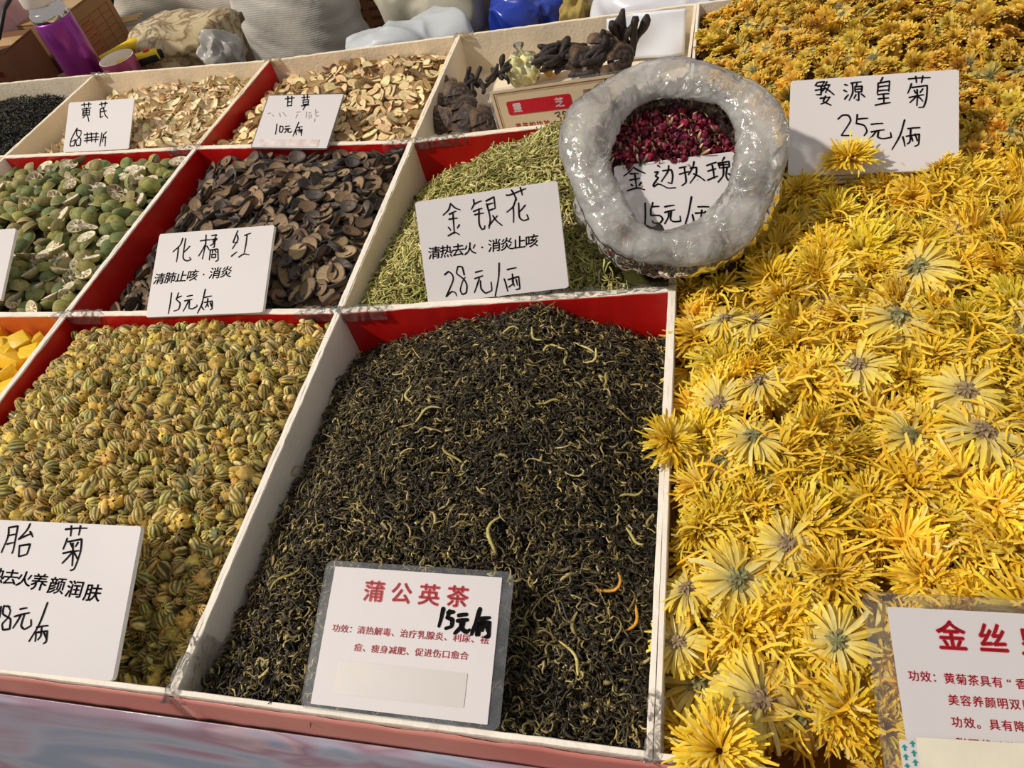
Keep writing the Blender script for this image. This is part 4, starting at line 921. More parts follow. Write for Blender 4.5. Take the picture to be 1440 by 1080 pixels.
# loose petals shed over and between the flowers
lp = [petal(.022, .0019, .5, -.6, 0, 0, np.random.default_rng(s), AMB, YEL2, 5, [-.9, .8, .3, -1.4, 1.2, .1][s]).mv(t=(-.010, 0, -.002)) for s in range(6)]
fur('loose_petals', 'loose curled yellow petals scattered over the big chrysanthemums', 'petals', h_ch, lp, [1] * 6, 2600, .45, (.002, .013), (150, 110, 24), -.030, PETAL,
    [(255, 250, 240), (255, 235, 190), (235, 225, 225)], [.6, .25, .15], amt=.06, zone=bag_zone, seed=12, r=.006, mu=.03)

# ---- small golden chrysanthemums at the back
h_up = Heap([np.array(p) for p in [(.364, .603), (.874, .603), (.874, 1.06), (.374, 1.045)]], [[-.002, .006, .010, .012, .012], [.002, .020, .026, .030, .030], [.0, .034, .050, .055, .055], [-.002, .036, .060, .070, .070], [-.012, .014, .034, .040, .040]], .006, 6, 3.)
uk = []
for s in range(3):
    g = np.random.default_rng(s + 50); uk.append(('small_chrysanthemum', 'small golden dried chrysanthemum lying face down with its green base showing', 'flower', small_mum(s, True), GOLD, [('calyx', calyx(.0042, g, True), BUD)]))
for s in range(5): uk.append(('small_chrysanthemum', 'small golden dried chrysanthemum with a ruffled face', 'flower', small_mum(s + 10), GOLD, []))
heap_of('small_chrysanthemum_heap', 'small golden chrysanthemums filling the rear tray beneath its top layer', 'flowers', h_up, uk, [.35] * 3 + [1] * 5, [(26, 23, -.009, .01, .01), (26, 24, .0, .012, .012)], .75, (.8, 1.2), (110, 74, 12), -.014,
        'small golden chrysanthemums in the rear tray', amt=.11, hue=.04, seed=11, r=.009)
# ------------------------------------------------------------------ black mushrooms (dried fungus caps and stems)
def cap_shape(seed, r=.017):
    g = np.random.default_rng(seed); p0 = g.uniform(0, 6)
    def half(sg):
        def fn(U, V):
            a = (U - .5) * 2 * PI * .97; rr = V * (1 + .14 * np.sin(2 * a + p0) + .08 * np.sin(5 * a + p0)); x = rr * np.cos(a) * .95 - .18 * V; y = rr * np.sin(a) * 1.1
            z = .24 * (1 - V ** 2) * sg * (1 if sg > 0 else .25) + .045 * np.sin(V * 17 + p0) * sg + .04 * noise(np.stack([np.cos(a) * 2.2, np.sin(a) * 2.2, V * .8], -1), 1, seed) + .03 * np.sin(11 * a + p0) * V + .05 * np.sin(2 * a + p0) * V ** 2 - .05 + (.05 * sg * (1 - V ** 6))
            return np.stack([x, y, z], -1)
        return grid(22, 9, fn, False)
    a = half(1); b = half(-1); b.f4 = b.f4[:, ::-1]
    q = np.linalg.norm(a.v[:, :2], axis=1)
    a.c[:] = np.where((np.sin(q * 17)[:, None] > .2), lin((84, 66, 54)), lin((52, 44, 40))) * (1 + .2 * noise(a.v * 6, 1, seed)[:, None]); a.c[q > .93] = lin((104, 82, 62))
    b.c[:] = lin((112, 92, 70)); t = join([a, b]); t.v *= r; return t
def stem_shape(seed, L=.035, r=.0036):
    g = np.random.default_rng(seed); s = np.linspace(0, 1, 9); p = np.stack([s * L, .004 * np.sin(s * g.uniform(2, 5) + g.uniform(0, 6)), .004 * np.sin(s * g.uniform(2, 5) + g.uniform(0, 6))], -1) - (L / 2, 0, 0)
    rr = r * (1 + .22 * np.sin(s * 11 + seed) + .3 * s); rr[-1] *= .5; rr[0] *= .6
    t = tube(p, rr, 8, lin((50, 42, 38))); t.v[:, 1:] += .0006 * noise(t.v * 160, 1, seed)[:, None]; t.c *= (1 + .3 * noise(t.v * 120, 1, seed)[:, None]); return t
capM = [mesh('mushroom_cap', cap_shape(s), FUNGUS) for s in range(4)]; stemM = [mesh('mushroom_stem', stem_shape(s, .034 + .008 * (s % 2)), FUNGUS) for s in range(4)]
g = np.random.default_rng(4)
def place_f(meshes, i, x, y, z, rot, sc, label, group, nm):
    o = link(nm, meshes[i % len(meshes)]); o.location = (x, y, z); o.rotation_euler = rot; o.scale = (sc,) * 3; tag(o, label, 'mushroom', group); o.color = (*(np.ones(3) * g.uniform(.75, 1.35)), 1)
for i, (x, y, z, rx, rz, sc) in enumerate([(.012, .900, -.020, .9, .3, .95), (.036, .868, -.014, .7, 1.4, 1.15), (.016, .820, -.024, .9, -.6, 1.05), (.055, .812, -.020, .8, .8, 1.05), (.086, .802, -.022, .9, 2.2, 1.0), (.034, .836, -.034, .3, .2, 1.1), (.068, .850, -.036, .3, 2., 1.0), (.050, .838, -.018, .6, 1.9, 1.05), (.020, .858, -.022, .6, 2.6, 1.0), (.078, .825, -.026, .7, .1, 1.0)]):
    place_f(capM, i, x, y, z, (rx * .9, .2 * (i % 3 - 1), rz * .35 - .3), sc * 1.18, 'blackish wrinkled fan-shaped mushroom cap at the left end of the tray', 'mushroom caps at the left end', 'black_mushroom')
for i in range(16):
    x = g.uniform(.025, .088); y = .925 + .5 * (x - .05) + g.normal(0, .016); place_f(stemM, i, x, y, -.034 + g.uniform(0, .022), (g.uniform(0, 6), g.normal(-.35, .35), g.uniform(.2, 2.6)), g.uniform(.6, .95), 'thin black mushroom stem behind the caps at the left', 'mushroom stems at the left', 'mushroom_stick')
for i in range(30):
    f = g.random(); x = .145 + .085 * f; y = .968 - .028 * f + g.normal(0, .016); place_f(stemM, i, x, y, -.036 + g.uniform(0, .030), (g.uniform(0, 6), g.normal(-.12, .16), g.normal(.35, .35)), g.uniform(.85, 1.3), 'long black mushroom stem in the pile behind the tan card', 'mushroom stems behind the tan card', 'mushroom_stick')
for i, (x, y, z, rx, rz, sc) in enumerate([(.214, .935, -.016, 1.0, 1.2, 1.2), (.240, .955, -.004, .8, .6, 1.15), (.268, .930, -.014, 1.1, 2.0, 1.1), (.226, .905, -.028, .9, .2, .95), (.258, .906, -.030, .8, 1.6, 1.0)]):
    place_f(capM, i + 1, x, y, z, (rx * .9, .15, rz * .4 - .2), sc * 1.15, 'brown-edged wrinkled mushroom cap on the pile behind the tan card', 'mushroom caps behind the tan card', 'black_mushroom')
for i in range(9):
    place_f(stemM, i, .238 + .0065 * i, .968 + g.normal(0, .006), -.004 + g.uniform(-.01, .012), (g.uniform(-.3, .3), -1.25 + g.normal(0, .15), 1.2 + g.normal(0, .5)), g.uniform(1.1, 1.5), 'black mushroom stem standing nearly upright on the pile', 'upright mushroom stems', 'mushroom_stick')
for i, (x, y, z) in enumerate([(.292, .918, -.030), (.318, .925, -.034)]): place_f(stemM, i, x, y, z, (0, -.5, .6), .8, 'short black stem fragment beside the rose bag', 'stem fragments', 'mushroom_stick')

def crumple(name, label, cat, c, size, mat, seed=0, amp=.22, sub=5, fs=1.3, sq=.8, parent_rot=0.0, fold=.0):
    """a slack bag or cloth: a blob pulled into creases and folds"""
    t = ico(sub); d = t.v.copy(); s_ = np.sign(d) * np.abs(d) ** sq
    a = (noise(d * .30, fs, seed) * .8 + ridge(d * .30, fs, seed + 3) * .42 + ridge(d * .30, fs * 2.3, seed + 5) * .16) * .62
    v = s_ * (1 + amp * (a - .4))[:, None]
    if fold: v[:, 0] += fold * noise(d * .7, 1.2, seed)
    v = v * np.array(size); v[:, 2] = np.maximum(v[:, 2], -size[2] * .82); t.v = v
    o = link(name, mesh(name, t, mat)); o.location = c; o.rotation_euler = (0, 0, parent_rot); return tag(o, label, cat)
YM = surf('pale_yellow_contents', (246, 232, 150), .5, .4, 40, .15, .4, 120, col2=(236, 238, 196))
kb = crumple('small_plastic_bag', 'small knotted plastic bag of pale yellow pieces in the mushroom tray', 'bag', (.108, .975, -.038), (.030, .026, .030), FILM, 3, .35, 4)
tk = ico(4); tk.v = tk.v * (.0235, .0205, .0235) * (1 + .25 * ridge(tk.v * .6, 2, 5))[:, None]; part('contents', tk, YM, kb)
part('knot', lathe([(.001, .020), (.007, .026), (.004, .032), (.009, .040), (.001, .043)], 10), FILM, kb)
g = np.random.default_rng(8)
for i in range(7):
    t = slice_shape(i + 200, .011, .0008, 1.3, (226, 178, 70), (206, 150, 50), (190, 130, 40), .0, .35)
    o = link('dried_yellow_slice', mesh('dried_yellow_slice', t, SLICE)); o.location = (.140 + .02 * g.random(), .985 + .018 * g.random(), -.052 + .004 * i); o.rotation_euler = (g.normal(0, .5), g.normal(0, .5), g.uniform(0, 6)); tag(o, 'curled translucent yellow slice beside the small plastic bag', 'slice', 'yellow slices beside the small plastic bag')
PAPER = surf('white_folded_sheet', (226, 230, 240), .4, .5, 6, .05, .3, 10)
def sheetf(U, V):
    return np.stack([.232 + .118 * U + .004 * V, 1.036 - .020 * (1 - V) - .004 * noise(np.stack([U * 1.5, V], -1), 1, 4) - .006 * np.abs(U - .33) * 2, -.062 + .062 * V + .004 * U], -1)
o = link('folded_sheet', mesh('folded_sheet', grid(26, 14, sheetf), PAPER)); o.modifiers.new('t', 'SOLIDIFY').thickness = .0006
tag(o, 'white folded sheet leaning in the right corner of the mushroom tray', 'sheet')

# ------------------------------------------------------------------ the open bag of rosebuds
E1 = np.array([.98734, .1552, -.03282]); E2 = np.array([-.11975, .86489, .48747]); EN = np.cross(E1, E2)
RC = np.array([.3560, .5020, .1010])
bag = thing('rose_bag', 'open clear plastic bag of rosebuds with its top rolled down thick', 'bag', (.36, .52, .0))
BO = np.array([.36, .52, .0])
def ringf(U, V):
    th = U * 2 * PI; ph = V * 2 * PI
    q = np.stack([np.cos(th), np.sin(th), V * 0], -1)
    mj = .0805 * (1 + .035 * np.sin(3 * th + .5) + .02 * np.sin(5 * th)); mi = .0205 * (1 + .16 * np.sin(2 * th + 2.2) + .10 * np.sin(5 * th + 1))
    fold = 1 + .06 * noise(np.stack([np.cos(th) * 1.1, np.sin(th) * 1.1, V * .8], -1), 1, 2) + .030 * ridge(np.stack([np.cos(th) * 3.4, np.sin(th) * 3.4, np.sin(ph) * .5 + np.cos(ph + th * 2) * .5], -1), 1, 5) + .016 * ridge(np.stack([np.cos(th + .25 * np.cos(ph)) * 5, np.sin(th + .25 * np.cos(ph)) * 5, np.sin(ph) * .4], -1), 1, 8) + .02 * ridge(np.stack([np.cos(th) * 9, np.sin(th) * 9, np.sin(ph + th)], -1), 1, 6)
    rr = mj + mi * fold * np.cos(ph) * 1.0; zz = mi * fold * np.sin(ph) * .66
    P = RC + E1 * (rr * np.cos(th))[..., None] + E2 * (rr * 1.09 * np.sin(th))[..., None] + EN * (zz + .004 * np.sin(2 * th + 1))[..., None]
    return P - BO
part('rolled_rim', grid(220, 40, ringf, True), ROLLFILM, bag)
def bodyP(U, V, k=1.0):
    th = U * 2 * PI
    top = RC + E1 * (.090 * k * np.cos(th))[..., None] + E2 * (.098 * k * np.sin(th))[..., None] - EN * .012
    bot = np.stack([.362 + .078 * k * np.cos(th), .520 + .070 * k * np.sin(th), 0 * th + .006], -1)
    b = np.sin(V * PI)[..., None] * .016 * k; out = np.stack([np.cos(th), np.sin(th), 0 * th], -1)
    s = (V ** 1.2)[..., None]
    return top * (1 - s) + bot * s + out * b
def bodyf(U, V):
    th = U * 2 * PI; P = bodyP(U, V); out = np.stack([np.cos(th), np.sin(th), 0 * th], -1)
    w_ = .003 * ridge(np.stack([np.cos(th) * 2.6, np.sin(th) * 2.6, V * .5], -1), 1, 7) + .0015 * ridge(np.stack([np.cos(th) * 7, np.sin(th) * 7, V], -1), 1, 9)
    P = P + out * w_[..., None]; return P - BO
body = grid(160, 22, bodyf, True)
bc = len(body.v); body.v = np.concatenate([body.v, [np.array([.362, .52, .003]) - BO]])
body.c = np.ones((bc + 1, 3)); body.f3 = np.array([(bc, ((i + 1) % 160) * 22 + 21, i * 22 + 21) for i in range(160)]); body.m3 = np.zeros(160, int)
part('bag_body', body, BAGFILM, bag)
def skirtf(U, V):
    th = U * 2 * PI; k = .0635 - .001 * V; w_ = .0025 * ridge(np.stack([np.cos(th) * 3, np.sin(th) * 3, V * .6], -1), 1, 12)
    P = RC + E1 * ((k + w_) * np.cos(th))[..., None] + E2 * ((k + w_) * 1.1 * np.sin(th))[..., None] - EN * (.004 + .030 * V)[..., None]; return P - BO
part('inner_film', grid(120, 8, skirtf, True), BAGFILM, bag)
# rosebuds: the surface ones are things, the ones beneath and behind the film one object
g = np.random.default_rng(21); rk = [(rose_full(s), rose_sepals(s)) for s in range(5)]
SEP = herb('rose_sepals', .8, .2, 400, .25, .1, 0)
pos = []; 
for i in range(-10, 11):
    for j in range(-11, 12):
        a = i * .0088 + (j % 2) * .0044 + g.normal(0, .0014); b = j * .0080 + g.normal(0, .0012)
        if (a / .068) ** 2 + (b / .074) ** 2 < 1: pos.append((a, b))
pos = np.array(pos); n = len(pos)
P = RC + E1 * pos[:, :1] + E2 * pos[:, 1:] + EN * (-.034 + .010 * (1 - (pos[:, :1] / .07) ** 2) * (1 - (pos[:, 1:] / .075) ** 2) + .002 * noise(pos * 30)[:, None]) + EN * g.normal(0, .0018, (n, 1))
keep = np.ones(n, bool)
o_, X, Y, Nn, w_, h_ = card_frame('rose'); q = P - o_; keep = ~((q @ X > -.003) & (q @ X < w_ + .003) & (q @ Y > -.02) & (q @ Y < h_ - .002) & (q @ Nn > -.009))
P2 = P.copy(); P2[~keep] -= EN * .012
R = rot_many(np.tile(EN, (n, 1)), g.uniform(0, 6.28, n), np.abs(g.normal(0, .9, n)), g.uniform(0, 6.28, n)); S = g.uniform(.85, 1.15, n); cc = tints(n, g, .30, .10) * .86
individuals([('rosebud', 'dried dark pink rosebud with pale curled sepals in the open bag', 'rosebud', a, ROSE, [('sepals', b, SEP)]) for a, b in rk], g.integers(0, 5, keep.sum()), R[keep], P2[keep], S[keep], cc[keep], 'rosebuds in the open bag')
L = [];
U = g.random(1800); V = g.uniform(.02, .98, 1800); Pb = bodyP(U, V, .87); Pb[:, 2] = np.maximum(Pb[:, 2], .012)
m_ = 420; rr_ = np.sqrt(g.random(m_)); aa = g.random(m_) * 6.28; Pu = RC + E1 * (rr_ * .068 * np.cos(aa))[:, None] + E2 * (rr_ * .074 * np.sin(aa))[:, None] - EN * .044
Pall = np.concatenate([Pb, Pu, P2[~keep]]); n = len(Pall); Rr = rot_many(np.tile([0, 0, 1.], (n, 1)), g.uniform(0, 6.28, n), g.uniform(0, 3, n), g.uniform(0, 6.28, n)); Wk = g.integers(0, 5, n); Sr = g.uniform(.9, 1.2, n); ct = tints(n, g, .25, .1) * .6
for k in range(5):
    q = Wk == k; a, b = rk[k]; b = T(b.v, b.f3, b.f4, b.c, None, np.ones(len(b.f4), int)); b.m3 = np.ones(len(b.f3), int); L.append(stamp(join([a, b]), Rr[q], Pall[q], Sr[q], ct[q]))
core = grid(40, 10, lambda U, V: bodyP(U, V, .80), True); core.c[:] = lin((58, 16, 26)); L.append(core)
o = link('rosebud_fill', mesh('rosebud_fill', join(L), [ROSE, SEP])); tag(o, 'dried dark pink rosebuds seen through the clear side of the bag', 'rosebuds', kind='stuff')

# ------------------------------------------------------------------ clear tape and film over the tray rims
def drape(label, x, y, ang, half, down1, down2, wid=.022, seed=0, z=.0012, mat=FILM):
    """film strip lying along a rim (direction ang), folded down on both sides"""
    d = np.array([math.cos(ang), math.sin(ang)]); nn = np.array([-d[1], d[0]])
    prof = [(-wid / 2 - .0012, -down1), (-wid / 2, -.0004), (-wid * .2, .0), (wid * .2, .0), (wid / 2, -.0004), (wid / 2 + .0012, -down2)]
    pl = np.array(prof)
    def fn(U, V):
        k = V * 5; i = np.minimum(k.astype(int), 4); t = k - i; off = pl[i, 0] * (1 - t) + pl[i + 1, 0] * t; zz = pl[i, 1] * (1 - t) + pl[i + 1, 1] * t
        s = (U - .5) * 2 * half * (1 + .12 * np.sin(V * 9 + seed)); r = .0011 * ridge(np.stack([U * half * 90, V * .8], -1), 1, seed)
        xy = np.array([x, y]) + s[..., None] * d + (off + np.sign(off) * r)[..., None] * nn; return np.concatenate([xy, (zz + z + r)[..., None]], -1)
    o = link('clear_tape', mesh('clear_tape', grid(40, 21, fn), mat)); return tag(o, label, 'tape')
ROWA = math.atan2(.0215, .3538); COLB = math.atan2(.4087, -.0019)
TAPE = plastic_film('clear_packing_tape', (236, 232, 226), .10, .12, 60, .7, .002)
YTAPE = plastic_film('yellowed_tape', (226, 206, 160), .38, .25, 60, .9, .002)
drape('crinkled clear tape wrapping the front end of the divider left of the dark tea', .0040, .022, PI / 2, .026, .030, .016, .010, 1, mat=FILM)
drape('clear film folded over the front right corner of the dark tea tray', .3605, .018, PI / 2, .022, .022, .020, .0105, 2, mat=FILM)
drape('clear tape across the red back wall of the dark tea tray, right half', .270, .4282, ROWA, .085, .014, .001, .0098, 3, mat=TAPE)
drape('short clear tape at the back left corner of the dark tea tray', .030, .4108, ROWA, .030, .013, .003, .0098, 4, mat=TAPE)
drape('clear tape over the left back corner of the chamomile bud tray', -.345, .4125, 0, .036, .013, .003, .0098, 5, mat=TAPE)
drape('clear tape over the right back corner of the chamomile bud tray', -.020, .4098, 0, .028, .012, .001, .0098, 6, mat=TAPE)
drape('clear tape at the right back corner of the dark slices tray', -.010, .7355, 0, .030, .012, .002, .0098, 7, mat=TAPE)
drape('clear tape at the left back corner of the green buds tray', .040, .7385, .06, .036, .012, .002, .0098, 8, mat=TAPE)
drape('yellowed tape over the back rim left of the mushroom tray', .006, 1.0335, 0, .016, .010, .006, .0105, 9, mat=YTAPE)
drape('yellowed tape over the back rim left of the round cream slices', -.332, 1.0235, 0, .016, .012, .006, .0105, 10, mat=YTAPE)
drape('clear tape at the back right corner of the green citrus tray', -.375, .7665, 0, .030, .010, .001, .0098, 11, mat=TAPE)
drape('clear film at the back left corner of the astragalus tray', -.700, 1.0450, 0, .020, .010, .004, .0105, 12, mat=TAPE)

# ------------------------------------------------------------------ things behind the trays
WD = surf('bench_board', (112, 92, 70), .7, .3, 6, .15, .1)
def bench(label, x0, x1, y0, y1, z):
    t = thing('low_bench', label, 'bench', ((x0 + x1) / 2, (y0 + y1) / 2, -ZR)); a, b = (x1 - x0) / 2, (y1 - y0) / 2; h = z + ZR
    part('bench_top', box(-a, a, -b, b, h - .02, h, .003), WD, t)
    for sx in (-1, 1):
        for sy in (-1, 1): part('leg', box(sx * (a - .03) - .018, sx * (a - .03) + .018, sy * (b - .03) - .018, sy * (b - .03) + .018, 0, h - .02, .002), WD, t)
bench('wooden bench behind the trays at left under the purple flask', -1.45, -.665, 1.106, 1.52, -.1055)
bench('lower wooden bench behind the trays under the slack bags', -.30, .95, 1.115, 1.75, -.25)

def woven(name, c1, c2, n=260):
    m = surf(name, c1, .62, .35, 7, .1, .35, 60, col2=c2); nt = m.node_tree; b = nt.nodes['Principled BSDF']
    tc = nodes(nt, 'ShaderNodeTexCoord'); wv = nodes(nt, 'ShaderNodeTexWave'); wv.bands_direction = 'Z'; wv.inputs['Scale'].default_value = 60; wv.inputs['Distortion'].default_value = 2.5; wv.inputs['Detail'].default_value = 2
    nt.links.new(tc.outputs['Object'], wv.inputs['Vector']); old = b.inputs['Normal'].links[0].from_node
    bp = nodes(nt, 'ShaderNodeBump'); bp.inputs['Strength'].default_value = .12; bp.inputs['Distance'].default_value = .003
    nt.links.new(wv.outputs['Fac'], bp.inputs['Height']); nt.links.new(old.outputs[0], bp.inputs['Normal']); nt.links.new(bp.outputs[0], b.inputs['Normal']); return m
SACK = woven('grey_woven_sack', (214, 208, 198), (188, 182, 172)); SACK2 = woven('beige_grey_woven_sack', (216, 206, 190), (186, 176, 160))
def sack(label, x, y, rx, ry, h, mat, seed, rz=0.0, marks=None):
    t0 = thing('woven_sack', label, 'sack', (x, y, -ZR), rz)
    def P(U, V, off=0.0):
        th = U * 2 * PI; c, s = np.cos(th), np.sin(th)
        pr = np.interp(V, [0, .04, .15, .45, .75, .9, .97, 1.0], [.70, .90, 1.0, 1.06, 1.0, .84, .55, .05]); q = np.stack([c * .5, s * .5, V * 1.1], -1)
        w_ = 1 + .05 * noise(q, 1.1, seed) + .030 * ridge(np.stack([c * .4 + V * 1.5, s * .4, V * 2.6], -1), 1.4, seed + 2) + .014 * ridge(np.stack([c + V * 3.5, s, V * 7], -1), 1.3, seed + 4)
        r = pr * w_ + off; k = 1 / (np.abs(c) ** 3 + np.abs(s) ** 3) ** (1 / 3)
        return np.stack([rx * r * k * c, ry * r * k * s, h * V + .012 * noise(q, 2, seed + 1)], -1)
    part('sack_body', grid(150, 90, P, True), mat, t0)
    mk_ = surf('sack_marker_ink', (52, 46, 44), .6, .3, 80, .1)
    for pts in (marks or []):
        pts = np.array(pts, float); f = np.linspace(0, 1, 14); u = np.interp(f, np.linspace(0, 1, len(pts)), pts[:, 0]); v = np.interp(f, np.linspace(0, 1, len(pts)), pts[:, 1])
        part('marker_stroke', tube(P(u, v, .008), .0022, 5, None, True, .5), mk_, t0)
sack('beige-grey woven sack with pen marks behind the crumpled leaf bag', -1.05, 1.95, .255, .20, .86, SACK2, 1, .1,
     [[(.815, .700), (.875, .712)], [(.818, .672), (.872, .684)], [(.832, .728), (.826, .655)], [(.858, .728), (.852, .655)], [(.845, .80), (.90, .775), (.87, .82), (.91, .80)]])
sack('grey woven sack standing right behind the round cream slices', -.685, 1.86, .185, .17, .88, SACK, 2, -.1)
sack('pale grey woven sack at the far back behind the cardboard cartons', -1.62, 2.35, .24, .2, .80, SACK, 5, .2)
sack('grey woven sack behind the grey cloth bag', -.30, 2.30, .22, .2, .78, SACK2, 7, .3)
crumple('dark_bundle', 'dark bundle behind the flask', 'bundle', (-1.28, 1.62, -.02), (.22, .12, .16), surf('black_cloth', (30, 26, 28), .8, .3, 10, .2, .3, 40), 6, .2, 5)  # black blob filling the dark region between the things behind

CB = surf('brown_cardboard', (156, 118, 78), .8, .25, 9, .08, .12, 160); CB2 = surf('dark_brown_cardboard', (122, 82, 56), .8, .25, 9, .08, .12, 160); REDP = surf('faded_red_box_print', (168, 78, 52), .7, .2, 80, .1); DKP = surf('dark_red_box_print', (104, 34, 28), .7, .2, 80, .1)
def carton(label, x, y, z, a, b, h, rz, mat):
    t = thing('cardboard_carton', label, 'carton', (x, y, z), rz)
    part('box_wall', box(-a, a, -b, b, 0, h - .004, .002), mat, t)
    part('lid_flap', box(-a, a, -b, -.0012, h - .0035, h, .0008), mat, t); part('lid_flap', box(-a, a, .0012, b, h - .0035, h, .0008), mat, t)
    part('packing_tape', box(-a - .0006, a + .0006, -.02, .02, h, h + .0005), surf('brown_tape', (186, 150, 100), .3, .5, 20, .05), t, False); return t
ca = carton('brown cardboard carton with a red printed table on its side behind the flask', -1.005, 1.335, -.105, .105, .085, .133, -.12, CB)
def rect_on_x(x, y0, y1, z0, z1, n=None): return box(x - .0004, x + .0006, y0, y1, z0, z1)
for i in range(7): part('printed_line', rect_on_x(.105, -.064, .070, .020 + .014 * i, .0211 + .014 * i), REDP, ca, False)
for yy in (-.064, -.034, .008, .040, .069): part('printed_line', rect_on_x(.105, yy, yy + .0012, .020, .1051), REDP, ca, False)
for i in range(6):
    part('printed_line', box(.1046, .1056, -.060, -.040, .0245 + .014 * i, .0285 + .014 * i), REDP, ca, False)
    part('printed_line', box(.1046, .1056, -.028 + .004 * (i % 2), .002, .0245 + .014 * i, .0285 + .014 * i), REDP, ca, False)
cb = carton('darker cardboard carton with dark red print at the left edge', -1.050, 1.176, -.105, .092, .050, .132, .0, CB2)
for i, (x, z, w_) in enumerate([(-.06, .09, .05), (-.05, .07, .075), (-.055, .05, .03), (.01, .055, .04), (-.04, .03, .06), (.03, .085, .03)]): part('printed_mark', box(x, x + w_, -.0508, -.0496, z, z + .010), DKP, cb, False)
cc_ = carton('tall brown carton with printed lines standing between the sacks', -.500, 1.900, -ZR, .12, .10, .74, .1, CB2)
for i in range(9):
    for j in range(4): part('printed_mark', box(-.085 + .045 * j, -.085 + .045 * j + .030, -.1008, -.0996, .50 + .024 * i, .508 + .024 * i), surf('brown_box_print', (92, 58, 36), .7, .2, 80, .1) if i == 0 and j == 0 else bpy.data.materials['brown_box_print'], cc_, False)

# purple vacuum flask
fl = thing('vacuum_flask', 'metallic purple vacuum flask with white cap behind the trays', 'flask', (-.818, 1.145, -.105))
PUR = surf('metallic_purple', (150, 52, 150), .32, .5, 3, .05, metal=.75, coat=.3); STEEL = surf('polished_steel', (210, 206, 204), .12, .5, 20, .03, metal=1.0); WCAP = surf('white_plastic_cap', (236, 226, 214), .4, .5, 20, .03)
part('flask_body', lathe([(0, 0), (.034, 0), (.0365, .003), (.0365, .172), (.0355, .176), (0, .176)], 48), PUR, fl)
part('steel_neck', lathe([(.0345, .176), (.0350, .178), (.0350, .190), (.0325, .193), (.0300, .195), (.0305, .198), (.0290, .200), (.0300, .203), (.0285, .206), (0, .206)], 40), STEEL, fl)
part('cap', lathe([(.0325, .205), (.0335, .207), (.0335, .246), (.0315, .250), (0, .251)], 40), WCAP, fl)
cu = thing('flask_cup', 'upturned pink metallic flask cup standing open beside the purple flask', 'cup', (-.728, 1.140, -.105))
PINKM = surf('metallic_pink', (170, 78, 116), .35, .5, 3, .05, metal=.7, coat=.2)
part('cup_shell', lathe([(0, 0), (.030, 0), (.0325, .002), (.0345, .089), (.0340, .090)], 40), PINKM, cu)
part('white_lining', lathe([(.0340, .090), (.0318, .0895), (.0312, .084), (.0318, .082), (.0308, .076), (.0314, .074), (.0304, .068), (.029, .010), (0, .008)], 40), WCAP, cu)
# yellow tools
kn = thing('yellow_knife', 'long rounded yellow tool handle lying beside the flask cup', 'tool', (-.78, 1.19, -.036), .65)
YP = surf('yellow_plastic', (238, 200, 20), .35, .5, 20, .05); BP = surf('black_rubber', (26, 24, 26), .5, .4, 20, .1); RP = surf('red_button', (206, 50, 30), .4, .5, 20, .05)
s = np.linspace(0, 1, 12); part('handle', tube(np.stack([-.055 + .125 * s, .004 * np.sin(s * 4), .012 * s], -1), .0098 * np.interp(s, [0, .1, .5, .85, .97, 1], [.5, .8, .85, 1.15, .9, .4]), 12), YP, kn)
part('blade', box(-.11, -.05, -.0006, .0006, -.008, .008), STEEL, kn, False)
k2 = thing('box_cutter', 'yellow and black box cutter with a red button beside the pale sacks', 'box cutter', (-.715, 1.185, -.040), .45)
part('grip', box(-.045, .040, -.012, .012, -.012, .008, .005), YP, k2); part('rubber_inlay', box(-.040, .036, -.0135, -.006, -.0125, .002, .003), BP, k2); part('slider', box(.012, .024, -.005, .005, .007, .012, .002), RP, k2); part('tip', box(.036, .048, -.010, .010, -.011, .006, .003), BP, k2)
for i in range(3):
    o = link('wooden_chopstick', mesh('wooden_chopstick', tube([(-.05, 0, 0), (.05, 0, .004)], [.0022, .003], 6), surf('pale_wood', (226, 190, 130), .6, .3, 40, .1))); o.location = (-.905, 1.405 + .012 * i, -.055); o.rotation_euler = (0, 0, .1); tag(o, 'pale wooden stick lying between carton and sack', 'stick', 'pale wooden sticks')
def veined(name, c1, c2, c3):
    m = surf(name, c1, .45, .5, 10, .1, .5, 40, col2=c2); nt = m.node_tree; b = nt.nodes['Principled BSDF']; src = b.inputs['Base Color'].links[0].from_socket
    tc = nodes(nt, 'ShaderNodeTexCoord'); nz = nodes(nt, 'ShaderNodeTexNoise'); nz.inputs['Scale'].default_value = 16; nz.inputs['Detail'].default_value = 6; nz.inputs['Distortion'].default_value = 2
    nt.links.new(tc.outputs['Object'], nz.inputs['Vector']); mr = nodes(nt, 'ShaderNodeMapRange'); mr.inputs['From Min'].default_value = .42; mr.inputs['From Max'].default_value = .5
    pp = nodes(nt, 'ShaderNodeMath', operation='PINGPONG'); pp.inputs[1].default_value = .5; nt.links.new(nz.outputs['Fac'], pp.inputs[0]); nt.links.new(pp.outputs[0], mr.inputs['Value'])
    mx = nodes(nt, 'ShaderNodeMix', data_type='RGBA'); nt.links.new(mr.outputs[0], mx.inputs['Factor']); nt.links.new(src, mx.inputs['A']); mx.inputs['B'].default_value = (*lin(c3), 1)
    nt.links.new(mx.outputs['Result'], b.inputs['Base Color']); return m
crumple('crumpled_leaf_bag', 'crumpled pale plastic bag of brown-streaked dried leaves behind the trays', 'bag', (-.690, 1.290, -.072), (.155, .105, .066), veined('streaked_beige_plastic', (204, 188, 152), (168, 148, 108), (116, 88, 50)), 3, .35, 6, 1.8)
crumple('plastic_bag_end', 'twisted grey end of plastic bag beside the leaf bag', 'bag', (-.570, 1.235, -.078), (.048, .045, .052), surf('grey_plastic_bag', (176, 172, 166), .35, .5, 12, .12, .5, 40), 9, .5, 5, 2.2)
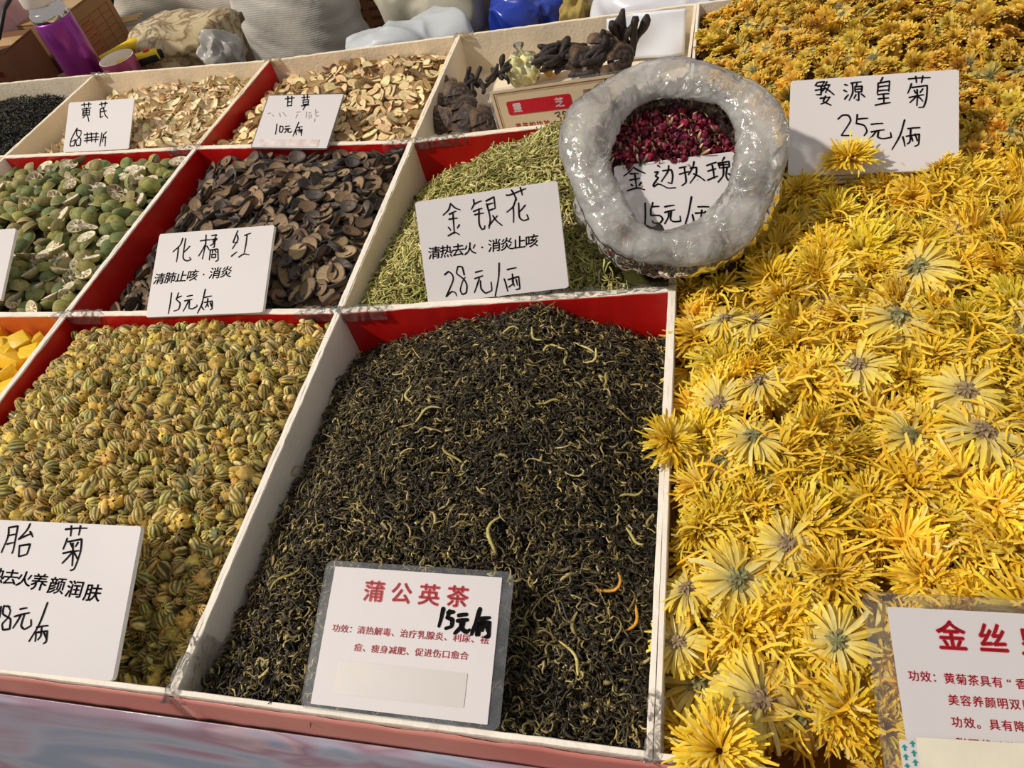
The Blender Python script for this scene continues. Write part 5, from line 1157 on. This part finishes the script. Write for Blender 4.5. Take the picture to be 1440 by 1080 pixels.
crumple('pink_bag', 'pale pink plastic bag at the left edge behind the dark carton', 'bag', (-1.060, 1.275, .040), (.062, .05, .060), surf('pink_plastic', (206, 160, 164), .4, .5, 14, .12, .4, 40), 4, .2, 5)
o = link('black_strap', mesh('black_strap', tube(np.array([(-1.10, 1.12, .016), (-1.03, 1.118, .030), (-.985, 1.122, .034), (-.958, 1.14, .050), (-.945, 1.18, .085), (-.935, 1.22, .10)]), [.012] * 6, 10, None, True, .4), BP)); tag(o, 'thick black strap crossing in front of the pink bag', 'strap')
GP = surf('pale_grey_plastic', (190, 194, 198), .35, .5, 8, .08, .5, 30); GC = surf('grey_beige_cloth', (182, 176, 158), .7, .3, 8, .1, .4, 30, col2=(150, 144, 126))
crumple('grey_plastic_bag', 'pale grey slack plastic bag right behind the round cream slices', 'bag', (-.185, 1.275, -.155), (.150, .11, .100), GP, 12, .35, 6, 1.6)
crumple('cloth_bag', 'grey-beige crumpled cloth bag behind the pale grey plastic bag', 'bag', (-.165, 1.50, -.120), (.150, .12, .130), GC, 14, .5, 6, 1.9)
crumple('blue_bag', 'shiny blue plastic bag behind the mushroom tray', 'bag', (.030, 1.385, -.160), (.090, .08, .095), surf('blue_plastic', (34, 62, 170), .25, .5, 8, .2, .4, 30, col2=(20, 40, 120)), 15, .35, 6, 1.7)
crumple('khaki_cloth', 'crumpled khaki cloth between the blue and white bags', 'cloth', (.128, 1.37, -.160), (.040, .06, .080), surf('khaki_cloth', (168, 146, 84), .8, .2, 10, .12, .4, 60), 17, .45, 5, 2.2)
crumple('white_plastic_bag', 'large white translucent plastic bag behind the mushroom tray at right', 'bag', (.300, 1.35, -.165), (.145, .12, .105), surf('white_plastic', (214, 214, 220), .3, .5, 8, .06, .5, 26), 18, .3, 6, 1.5)
crumple('white_plastic_bag', 'white plastic bag behind the small golden flowers at the top right', 'bag', (.80, 1.25, -.10), (.16, .12, .14), surf('white_plastic_two', (208, 208, 212), .3, .5, 8, .06, .5, 26), 19, .3, 5, 1.5)
for o in list(C.objects):
    if o.parent is None and o is not cam: o.location.z += ZR
